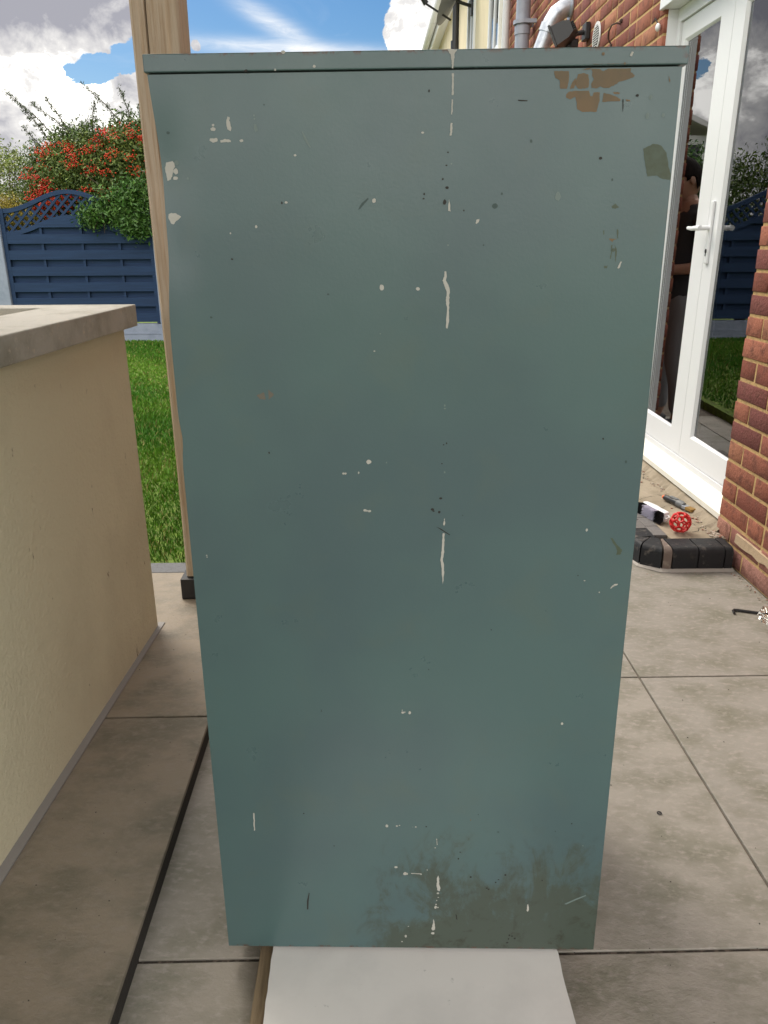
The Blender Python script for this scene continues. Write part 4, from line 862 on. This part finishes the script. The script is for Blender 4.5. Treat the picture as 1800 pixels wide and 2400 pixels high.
# ------------------------------------------------------------------ fence
def prof_arch(x0,x1,zl,zr,pk,x,c=.47,w=.255):
    t=(x-x0)/(x1-x0); base=zl+(zr-zl)*t; return base+(pk-base)*math.exp(-((t-c)/w)**4*.9) if False else base+(pk-(zl+(zr-zl)*c))*(.5+.5*math.cos(math.pi*max(-1,min(1,(t-c)/.45))))
FY=9.2
def fence_panel(x0,x1,label,mirror=False):
    t=thing('garden_fence',label,'fence panel','blue fence panels at the end of the lawn',loc=((x0+x1)/2,FY,.3))
    X=lambda x:x-(x0+x1)/2
    zs=lambda x:prof_arch(x0,x1,1.262,1.235,1.435,x); zo=lambda x:prof_arch(x0,x1,1.502,1.46,1.695,x)
    # curved rails
    def rail(f,th,y0,y1,name):
        m=MB(); n=40; 
        for i in range(n+1):
            x=x0+.045+(x1-x0-.09)*i/n; dz=(f(x+.01)-f(x-.01))/.02; k=th*math.sqrt(1+dz*dz)
            for (y,z) in ((y0,f(x)-k),(y1,f(x)-k),(y1,f(x)),(y0,f(x))): m.v.append((X(x),y,z-.3))
        for i in range(n):
            for k in range(4): q=(k+1)%4; m.face((i*4+k,i*4+q,i*4+4+q,i*4+4+k))
        m.face((0,1,2,3)); m.face((n*4,n*4+3,n*4+2,n*4+1)); return m.build(name,fencem,t)
    rail(zs,.045,-.03,.03,'curved_rail'); rail(zo,.045,-.03,.03,'curved_rail')
    m=MB()
    m.box((X(x0),-.036,-.038),(X(x0)+.044,.028,zo(x0)-.3)); m.build('stile',fencem,t); m=MB(); m.box((X(x1)-.044,-.036,-.038),(X(x1),.028,zo(x1)-.3)); m.build('stile',fencem,t)
    # slats: wide front boards over recessed back boards
    m=MB(); z=.275; k=0; rr=random.Random(int(x0*10)); 
    def clipped(m,z0,z1,y0,y1):
        xs=[x0+.045+(x1-x0-.09)*i/60 for i in range(61)]; 
        seg=[x for x in xs if zs(x)-.03>z0+.006]
        if len(seg)<3: return
        top=[(X(x),min(z1,zs(x)-.03)-.3) for x in seg]; m.prism([(top[0][0],z0-.3),(top[-1][0],z0-.3)]+top[::-1],y0,y1)
    while z<1.40:
        j=rr.uniform(-.002,.002); clipped(m,z+j,z+.100+j,-.034,-.020); clipped(m,z+.092,z+.180,.012,.022); z+=.172
    m.build('slats',fencem,t)
    m=MB()
    for c,off in ((.255,0),(.515,.01),(.77,.0)):
        xx=X(x0+(x1-x0)*c)+off; m.box((xx-.014,-.0195,-.02),(xx+.014,.0115,min(zs(x0+(x1-x0)*c)-.345,1.1)))
    m.build('batten',fencem,t)
    # diagonal trellis laths between the two curves
    m=MB(); 
    def lath(sx,c,y0,y1):
        xs=np.linspace(x0+.044,x1-.044,400); zz=sx*(xs-c); ok=[(zz[i]>zs(xs[i])-.02) and (zz[i]<zo(xs[i])-.03) for i in range(400)]
        i=0
        while i<400:
            if ok[i]:
                j=i
                while j+1<400 and ok[j+1]: j+=1
                if j-i>3:
                    a=Vector((X(xs[i]),0,zz[i]-.3)); b=Vector((X(xs[j]),0,zz[j]-.3)); d=(b-a).normalized(); nn=Vector((-d.z,0,d.x))*.0125
                    m.prism([((a+nn).x,(a+nn).z),((b+nn).x,(b+nn).z),((b-nn).x,(b-nn).z),((a-nn).x,(a-nn).z)],y0,y1)
                i=j+1
            else: i+=1
    for k in range(60):
        lath(1.0,x0-1.9+k*.105,-.017,-.0055); lath(-1.0,x0+1.0+k*.105,-.005,.006)
    m.build('trellis',fencem,t)
    return t
def gravel_board(x0,x1,lab):
    m=MB(); m.prism([(-.028,.03),(-.028,.245),(-.010,.258),(.02,.258),(.02,.03)],x0-(x0+x1)/2,x1-(x0+x1)/2,axis='x'); m.box((x0-(x0+x1)/2,-.033,.138),(x1-(x0+x1)/2,-.0285,.146))
    o=m.build('gravel_board',fencepost,loc=((x0+x1)/2,FY,0)); tag(o,lab,'gravel board','gravel boards under the fence panels')
def fpost(x,w,lab):
    m=MB(); m.cbox((-w/2,-.06,.0),(w/2,.06,1.52),.008); o=m.build('fence_post',fencepost,loc=(x,FY-.012,.02)); tag(o,lab,'fence post','concrete fence posts between the blue panels')
P0=-4.075; PW=1.665; PG=.15
px_=[P0+(PW+PG)*k for k in range(-2,5)]
labs=['blue fence panel at the far left end of the row','blue slatted fence panel cut off by the left edge of the photo','blue slatted fence panel with lattice arch beside the timber post, berries above it']+['blue slatted fence panel behind the cabinet, %s to the right of the timber post'%w for w in ('first','second','third','fourth')]
for k,x in enumerate(px_):
    fence_panel(x,x+PW,labs[k])
    gravel_board(x+.001,x+PW-.001,'grey blue concrete gravel board between lawn and fence beside the post' if k==2 else ('grey blue gravel board %s the panel cut off by the left edge'%('left of' if k==0 else 'under') if k<2 else 'grey blue gravel board behind the cabinet, %s to the right of the timber post'%('first','second','third','fourth')[k-3]))
    fpost(x-PG/2,PG-.005,'grey blue concrete fence post above the planter at the left edge' if k==2 else ('grey blue concrete fence post beside the oak post' if k==3 else ('concrete fence post %s out of view on the left'%('farthest' if k==0 else 'nearer') if k<2 else 'concrete fence post behind the cabinet, %s to the right of the timber post'%('second','third','fourth')[k-4])))
# ------------------------------------------------------------------ foliage
def leaves(name,centers,n_per,spread,size,pal,parent,aspect=.42,up=.35,mt=None,droop=0):
    """centers (k,3); leaf-sized folded quads scattered around each centre"""
    k=len(centers); n=k*n_per
    c=np.repeat(centers,n_per,axis=0)+rng.normal(0,1,(n,3))*np.array(spread)
    d=rng.normal(0,1,(n,3)); d[:,2]+=up; d/=np.linalg.norm(d,axis=1)[:,None]
    a=rng.normal(0,1,(n,3)); s=np.cross(d,a); s/=np.linalg.norm(s,axis=1)[:,None]; nn=np.cross(s,d)
    L=rng.uniform(.6,1.25,n)[:,None]*size; Wd=L*aspect*rng.uniform(.8,1.2,n)[:,None]
    b=c; tip=c+d*L; m1=c+d*L*.45+s*Wd*.5+nn*L*.10; m2=c+d*L*.45-s*Wd*.5+nn*L*.10
    V=np.stack([b,m1,tip,m2],1).reshape(-1,3); i=np.arange(n)*4
    F=np.vstack([np.column_stack([i,i+1,i+2]),np.column_stack([i,i+2,i+3])])
    pal=np.array(pal); ci=rng.integers(0,len(pal),k); col=pal[np.repeat(ci,n_per)]*.6+pal[rng.integers(0,len(pal),n)]*.4
    col=col*rng.uniform(.6,1.35,(n,1))
    return npmesh(name,V,F,mt or leaf_m,col=np.vstack([col,col]),parent=parent)
def ellips(n,c,r,fill=.55):
    d=rng.normal(0,1,(n,3)); d/=np.linalg.norm(d,axis=1)[:,None]; rad=rng.uniform(fill,1,n)[:,None]
    return np.array(c)+d*rad*np.array(r)
def stems(parent,cs,r0=.01,n=7,mt=None,base=None):
    m=MB()
    for q in cs:
        b=base if base is not None else (q[0],q[1],.1)
        mid=((q[0]+b[0])/2+random.uniform(-.1,.1),(q[1]+b[1])/2+random.uniform(-.1,.1),(q[2]+b[2])*.5)
        m.tube([b,mid,tuple(q)],[r0*1.6,r0,r0*.35],5)
    return m.build('branches',mt or bark,parent)
G_py=[(.065,.12,.022),(.09,.155,.03),(.045,.085,.018),(.12,.18,.04),(.16,.21,.05)]
G_br=[(.045,.125,.02),(.07,.17,.03),(.032,.09,.016),(.11,.21,.045)]
G_li=[(.20,.26,.05),(.15,.21,.04),(.26,.29,.07),(.09,.14,.03)]
t=thing('berry_bush','tall spiky bush full of orange red berries behind the blue fence','bush',loc=(-3.05,9.9,.29))
def berrybush():
    O=np.array([-2.9,9.5,.1])
    cs=np.vstack([ellips(420,(-2.95,9.5,1.62),(.82,.5,.60)),ellips(120,(-2.5,9.4,1.85),(.45,.4,.42)),ellips(130,(-3.35,9.45,1.5),(.5,.4,.48)),ellips(60,(-3.0,9.6,.8),(.8,.4,.5))])
    core=ellips(110,(-2.95,9.6,1.5),(.6,.3,.5),.1)
    leaves('foliage',cs-O,125,(.085,.075,.065),.042,G_py,t,.40)
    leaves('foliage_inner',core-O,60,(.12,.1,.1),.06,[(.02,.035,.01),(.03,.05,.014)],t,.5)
    # spiky shoots against the sky
    m=MB(); sh=[]
    shoots=[((-3.15,9.4,2.0),(-3.62,9.3,2.44)),((-3.2,9.4,2.0),(-3.45,9.3,2.50)),((-3.3,9.4,1.95),(-3.9,9.3,2.56)),((-3.0,9.4,2.1),(-2.9,9.3,2.44)),((-2.55,9.4,2.1),(-3.0,9.2,2.62)),((-2.5,9.4,2.1),(-2.62,9.3,2.60)),((-2.4,9.4,2.1),(-2.42,9.3,2.42)),((-2.45,9.4,2.0),(-2.25,9.3,2.30)),((-3.5,9.4,1.8),(-3.75,9.3,2.20)),((-2.8,9.4,2.1),(-2.72,9.3,2.32)),((-3.4,9.4,1.9),(-3.75,9.3,2.42))]
    for a,b in shoots:
        a=Vector(a)-Vector(O); b=Vector(b)-Vector(O); mid=(a+b)/2+Vector((0,0,.05)); m.tube([a,mid,b],[.007,.005,.002],5)
        L=(b-a).length; k=int(L/.028)
        for i in range(k):
            s=i/k; p=a*(1-s)**2+mid*2*s*(1-s)+b*s*s
            sh.append(p)
            if i%3==0 and s<.95:
                q=p+Vector((random.uniform(-1,1),random.uniform(-.6,.6),random.uniform(-.2,1))).normalized()*random.uniform(.05,.13)*(1.1-s); m.tube([p,q],[.003,.0012],4)
                for w in (.4,.7,1): sh.append(p.lerp(q,w))
    m.build('branches',bark,t)
    leaves('shoot_leaves',np.array([tuple(p) for p in sh]),9,(.013,.013,.013),.026,[(.05,.08,.03),(.07,.10,.04)],t,.4)
    stems(t,(cs-O)[::14],.011,base=(0,0,-.22))
    # berry clusters
    bc=np.vstack([ellips(85,(-3.22,9.25,1.64),(.58,.34,.40),.75),ellips(95,(-2.62,9.2,1.78),(.48,.32,.45),.75),ellips(45,(-3.5,9.2,1.48),(.25,.2,.30),.6),ellips(14,(-3.4,9.0,1.42),(.3,.1,.1),.4)])
    bc=bc[bc[:,1]<9.45]
    n=26; c=np.repeat(bc,n,axis=0)+rng.normal(0,1,(len(bc)*n,3))*np.array([.042,.03,.024])-O
    r=rng.uniform(.0065,.0098,len(c))[:,None]
    o8=np.array([[1,0,0],[-1,0,0],[0,1,0],[0,-1,0],[0,0,1],[0,0,-1]])
    bm=bmesh.new(); bmesh.ops.create_icosphere(bm,subdivisions=1,radius=1); iv=np.array([v.co[:] for v in bm.verts]); fi=np.array([[v.index for v in f.verts] for f in bm.faces]); bm.free()
    V=(c[:,None,:]+iv[None]*r[:,None,:]).reshape(-1,3); F=(fi[None]+(np.arange(len(c))*len(iv))[:,None,None]).reshape(-1,3)
    o=npmesh('berries',V,F,berry_m,parent=t,smooth=True); o['kind']='stuff'
berrybush()
def bush(label,c,r,nc,per,size,pal,asp=.42,name='shrub',spread=.08,fill=.5,core=True,group=None):
    t=thing(name,label,'bush',group,loc=(c[0],c[1],.1)); O=np.array([c[0],c[1],.1])
    cs=ellips(nc,c,r,fill); leaves('foliage',cs-O,per,(spread,spread,spread*.7),size,pal,t,asp)
    stems(t,(cs-O)[::12],.010,base=(0,0,0)); return t
bush('pale green bush left of the berry bush, above the fence',(-4.35,10.1,1.55),(.8,.5,.78),330,60,.040,G_li,.4)
bush('low golden leaved shrub rising behind the fence at the left edge',(-4.16,9.52,1.38),(.36,.2,.27),150,70,.022,[(.30,.24,.03),(.22,.20,.03),(.36,.26,.04)],.5,spread=.05)
bush('dark green hedge shrub far left behind the fence',(-5.8,10.2,1.4),(1.1,.5,.75),300,55,.05,G_py)
# climber hanging over the trellis
t=thing('climbing_plant','bright green climber hanging over the right half of the lattice arch','plant',loc=(-2.74,9.25,.1))
def climber():
    O=np.array([-2.6,8.85,.1])
    cs=np.vstack([ellips(120,(-2.52,8.72,1.52),(.36,.14,.27),.2),ellips(55,(-2.43,8.66,1.32),(.17,.08,.12),.2),ellips(40,(-2.85,8.70,1.42),(.22,.07,.12),.2),ellips(25,(-2.35,8.7,1.68),(.2,.1,.2),.2)])
    leaves('foliage',cs-O,26,(.05,.035,.045),.052,G_br,t,.36,up=.1)
    m=MB(); 
    for q in (cs-O)[::6]:
        m.tube([(q[0]*.3+.15,.12,.9),(q[0]*.8+.05,0,q[2]+.05),tuple(q)],[.005,.004,.002],5)
    for a,b in (((-.35,-.1,1.75),(-.05,-.16,1.42)),((-.3,-.08,1.5),(.2,-.14,1.47)),((-.16,-.16,1.36),(-.28,-.2,1.17)),((-.2,-.16,1.36),(-.16,-.2,1.14))):
        a=Vector(a);b=Vector(b); m.tube([a,(a+b)/2+Vector((.03,-.02,.05)),b],.0025,4)
    m.build('branches',bark,t)
climber()
# garden continuing behind the cabinet (seen mirrored in the door glass)
for k,(x,h) in enumerate(((-1.5,1.62),(-.35,1.65),(.9,1.5),(2.2,1.45))):
    bush('leafy green shrub behind the fence and the cabinet, %s from the timber post'%('first','second','third','fourth')[k],(x,9.95,h-.2),(.8,.45,.78),230,55,.055,G_br if k%2 else G_py,.4,'shrub',.1,group='shrubs hidden behind the cabinet')
# neighbour's conservatory, mirrored in the glass
t=thing('conservatory','white framed conservatory beyond the fence, mirrored in the door glass','conservatory',loc=(-.36,12.4,0))
m=MB()
cz=2.44; ez=2.75
for x in (-1.3,-.65,0,.65,1.3): m.box((x-.04,-.04,.1),(x+.04,.04,cz))
m.box((-1.35,-.05,cz),(1.35,.05,cz+.12)); m.box((-1.35,-.05,.6),(1.35,.05,.66)); m.box((-1.35,-.05,1.75),(1.35,.05,1.81))
for x in (-1.3,1.3):
    m.box((x-.04,.04,.1),(x+.04,2.6,.16)); m.box((x-.05,.05,cz),(x+.05,2.6,cz+.12))
m.build('frame',upvc,t)
m=MB(); n=12
for i in range(n):
    a0=i/n; a1=(i+1)/n; f=lambda a:( -1.45+2.9*a, cz+.16+.42*math.sin(math.pi*a))
    (x0,z0),(x1,z1)=f(a0),f(a1); m.prism([(x0,z0-.05),(x1,z1-.05),(x1,z1+.02),(x0,z0+.02)],-.25,2.7)
m.build('roof',mat('roof_white',(.62,.62,.62),.4),t)
m=MB(); m.box((-1.26,-.005,.66),(1.26,.005,1.75)); m.box((-1.26,-.005,1.81),(1.26,.005,cz)); m.box((-1.26,2.5,.1),(1.26,2.52,cz)); m.build('pane',darkglass,t)
# ------------------------------------------------------------------ things inside the room
t=thing('curtain','grey curtain hanging inside the left glass door','curtain',loc=(1.62,4.78,.13))
m=MB(); n=60
for i in range(n+1):
    s=i/n; y=-.42+.60*s; x=.10+.035*math.sin(s*38)+.01*math.sin(s*91)
    m.v+=[(x,y,0),(x+.012,y,1.95),]
for i in range(n): m.face((2*i,2*i+2,2*i+3,2*i+1))
m.build('cloth',curtain_m,t,smooth=True,fix=False)
t=thing('house_plant','leafy yellow green house plant inside the left glass door','plant',loc=(1.74,4.36,.125))
m=MB(); m.tube([(0,0,0),(0,0,.02),(0,0,.20)],[.055,.06,.08],18); m.build('pot',terracotta,t,smooth=True)
cs=np.array([[rng.normal(0,.035),rng.normal(0,.05),.2+.33*i/40+rng.normal(0,.02)] for i in range(40)])
leaves('foliage',cs,9,(.02,.02,.015),.055,[(.22,.30,.04),(.16,.24,.03)],t,.45)
m=MB()
for q in cs[::5]: m.tube([(0,0,.18),tuple(q)],[.004,.002],5)
m.build('stems',bark,t)
t=thing('drying_rack','folding rack of crossed white rods inside the glass door','drying rack',loc=(1.66,4.05,.125))
m=MB()
for k in range(5):
    z=.25+k*.16
    m.tube([(.0,.24,z),(.0,.44,z+.20)],.0045,6); m.tube([(.008,.24,z+.20),(.008,.44,z)],.0045,6)
    m.tube([(.0,-.32,z),(.0,-.10,z+.20)],.003,6); m.tube([(.008,-.32,z+.2),(.008,-.10,z)],.003,6)
m.tube([(.0,.24,.0),(0,.24,1.1)],.005,6); m.tube([(.0,-.32,.0),(0,-.32,1.1)],.005,6); m.tube([(.0,.45,.0),(0,.45,1.1)],.005,6)
m.build('rods',white_plastic,t,smooth=True)
t=thing('vacuum_cleaner','yellow vacuum cleaner with black hose looped on the floor inside the right door','vacuum cleaner',loc=(1.79,3.42,.125))
m=MB(); m.tube([(0,0,.05),(0,0,.08),(0,0,.40),(0,0,.44)],[.14,.155,.155,.13],24); m.build('drum',yellow_m,t,smooth=True)
m=MB(); m.tube([(0,0,.442),(0,0,.48),(0,0,.50)],[.15,.13,.06],24); m.build('motor_head',blackplastic,t,smooth=True)
m=MB(); m.tube([(-.19+.02*math.sin(a*2),.10*math.cos(a)+.05,.30+.12*math.sin(a)) for a in [2*math.pi*k/40 for k in range(41)]],.018,10); m.tube([(-.15,.12*math.cos(a)+.03,.30+.09*math.sin(a)) for a in [2*math.pi*k/40 for k in range(36)]],.016,10); m.build('hose',blackplastic,t,smooth=True)
for (x,y) in ((.1,.1),(.1,-.1),(-.1,.1),(-.1,-.1)):
    m=MB(); m.tube([(x,y-.012,.03),(x,y+.012,.03)],.028,14); m.build('wheel',blackplastic,t)
t=thing('storage_box','black storage box inside the right glass door','box',loc=(1.93,4.02,.125))
m=MB(); m.cbox((-.16,-.12,0),(.16,.12,.40),.01); m.build('box',blackplastic,t)
t=thing('folded_cloth','bright pink and blue cloth lying on the black box inside','cloth',loc=(1.93,4.02,.526))
m=MB(); m.cbox((-.13,-.10,0),(.13,.10,.035),.012); m.cbox((-.10,-.07,.0355),(.11,.08,.06),.01); m.build('cloth',pink_m,t)
# ------------------------------------------------------------------ person beyond the cabinet, seen mirrored in the glass
per=thing('person','person in a dark t-shirt and grey joggers, head bowed, mirrored in the door glass','person',loc=(1.0,4.86,0),rot=(0,0,R(-10)))
def skinned(name,chains,mt,parent,sub=2):
    """chains: list of [(co,(rx,ry)),...]; identical coordinates share a vertex; the first is the root"""
    V=[];Rd=[];E=[];idx={}
    def vid(p,r):
        k=tuple(round(q,4) for q in p)
        if k not in idx: idx[k]=len(V); V.append(p); Rd.append(r)
        return idx[k]
    for ch in chains:
        prev=None
        for p,r in ch:
            i=vid(p,r)
            if prev is not None: E.append((prev,i))
            prev=i
    me=bpy.data.meshes.new(name); me.from_pydata(V,E,[]); me.materials.append(mt); o=bpy.data.objects.new(name,me); C.objects.link(o); o.parent=parent
    sk=o.modifiers.new('skin','SKIN'); sk.use_smooth_shade=True
    for i,r in enumerate(Rd):
        d=me.skin_vertices[0].data[i]; d.radius=r if isinstance(r,tuple) else (r,r); d.use_root=(i==0)
    ss=o.modifiers.new('sub','SUBSURF'); ss.levels=sub; ss.render_levels=sub
    return o
# local frame: faces +x ; y = his left/right
body=[[((0,0,.86),(.115,.15)),((0.0,0,1.0),(.10,.135)),((.0,0,1.18),(.11,.155)),((.0,0,1.29),(.075,.13)),((.0,0,1.36),(.05,.05)),((.02,0,1.41),(.052,.05))]]
chs=[body[0]]
for s in (-1,1):
    chs.append([((0,0,.86),(.115,.15)),((.0,s*.10,.78),(.085,.085)),((.03,s*.11,.45),(.055,.055)),((.0,s*.11,.40),(.056,.056)),((-.02,s*.115,.12),(.036,.036)),((-.01,s*.12,.06),(.036,.034)),((.12,s*.135,.035),(.03,.04))])
    chs.append([((.0,0,1.29),(.075,.13)),((.0,s*.175,1.285),(.052,.052)),((-.02,s*.22,1.04),(.042,.042)),((.04,s*.21,.99),(.036,.036)),((.19,s*.12,.98),(.026,.026))])
skinned('body',chs,skin_m,per)
for s in (-1,1):   # hands: palm and five fingers
    b0=(.19,s*.12,.98); ch=[[(b0,(.025,.025)),((.225,s*.105,.985),(.028,.014)),((.26,s*.09,.985),(.032,.013))]]
    for k,(dy,l) in enumerate(((-.026,.062),(-.009,.072),(.009,.068),(.024,.052))):
        ch.append([((.26,s*.09,.985),(.032,.013)),((.275,s*.09+dy,.985),(.0095,.0095)),((.275+l*.55,s*.09+dy*1.1,.980),(.0085,.0085)),((.275+l*.9,s*.09+dy*1.1,.965),(.0072,.0072))])
    ch.append([((.225,s*.105,.985),(.028,.014)),((.24,s*.105-s*.035,.995),(.010,.010)),((.265,s*.105-s*.05,1.0),(.0085,.0085))])
    skinned('hand',ch,skin_m,per,1)
m=MB()
def head():
    bm=bmesh.new(); bmesh.ops.create_icosphere(bm,subdivisions=4,radius=1)
    for v in bm.verts:
        x,y,z=v.co; X=x*.098; Yy=y*.075; Z=z*.118
        if z<0: X*= (1+.05*x); Yy*=1+.28*z
        X+= .012*max(0,x)*math.exp(-((z+.75)/.3)**2)                       # chin
        X+= .026*math.exp(-((z+.12)/.16)**2-(y/.16)**2)*(x>0)               # nose
        X-= .010*math.exp(-((z-.08)/.12)**2)*(math.exp(-((y-.4)/.2)**2)+math.exp(-((y+.4)/.2)**2))*(x>0)  # eye sockets
        X+= .006*math.exp(-((z+.45)/.07)**2-(y/.3)**2)*(x>0)                # lips
        v.co=Vector((X,Yy,Z))
    for s in (-1,1):
        e=bmesh.ops.create_icosphere(bm,subdivisions=2,radius=1)
        for v in e['verts']: v.co=Vector((v.co.x*.018-.008,v.co.y*.008+s*.077,v.co.z*.030-.008))
    return bm
Mh=Matrix.Translation((.05,0,1.475))@Matrix.Rotation(R(32),4,'Y')
m.addbm(head(),0,Mh); hd=m.build('head',skin_m,per,smooth=True)
m=MB(); bm=bmesh.new(); bmesh.ops.create_icosphere(bm,subdivisions=4,radius=1)
for v in list(bm.verts):
    if v.co.z<-.62 or (v.co.x>.35 and v.co.z<.45) or (v.co.x>-.12 and v.co.z<-.05): bm.verts.remove(v)
for v in bm.verts: v.co=Vector((v.co.x*.106-.006,v.co.y*(.083+.0*v.co.z),v.co.z*.126+.004))
m.addbm(bm,0,Mh); hr=m.build('hair',hair_m,hd,smooth=True); so=hr.modifiers.new('s','SOLIDIFY'); so.thickness=.008
tee=[[((0,0,.76),(.15,.19)),((0,0,.86),(.152,.192)),((0.0,0,1.0),(.142,.176)),((.0,0,1.18),(.125,.17)),((.0,0,1.295),(.085,.14)),((.0,0,1.345),(.062,.072))]]
for s in (-1,1): tee.append([((.0,0,1.295),(.085,.14)),((.0,s*.17,1.29),(.066,.066)),((-.012,s*.21,1.13),(.062,.062))])
skinned('t_shirt',tee,tee_m,per)
jog=[[((0,0,.96),(.128,.162)),((0,0,.88),(.132,.168)),((0,0,.80),(.128,.166))]]
for s in (-1,1): jog.append([((0,0,.80),(.128,.166)),((.01,s*.10,.70),(.10,.10)),((.03,s*.11,.45),(.075,.075)),((-.005,s*.112,.30),(.062,.062)),((-.018,s*.115,.10),(.052,.052))])
skinned('joggers',jog,jog_m,per)
for s in (-1,1):
    m=MB(); m.sphere((.05,s*.125,.045),.05,3,sc=(2.6,.95,.85)); m.build('shoe',shoe_m,per,smooth=True)
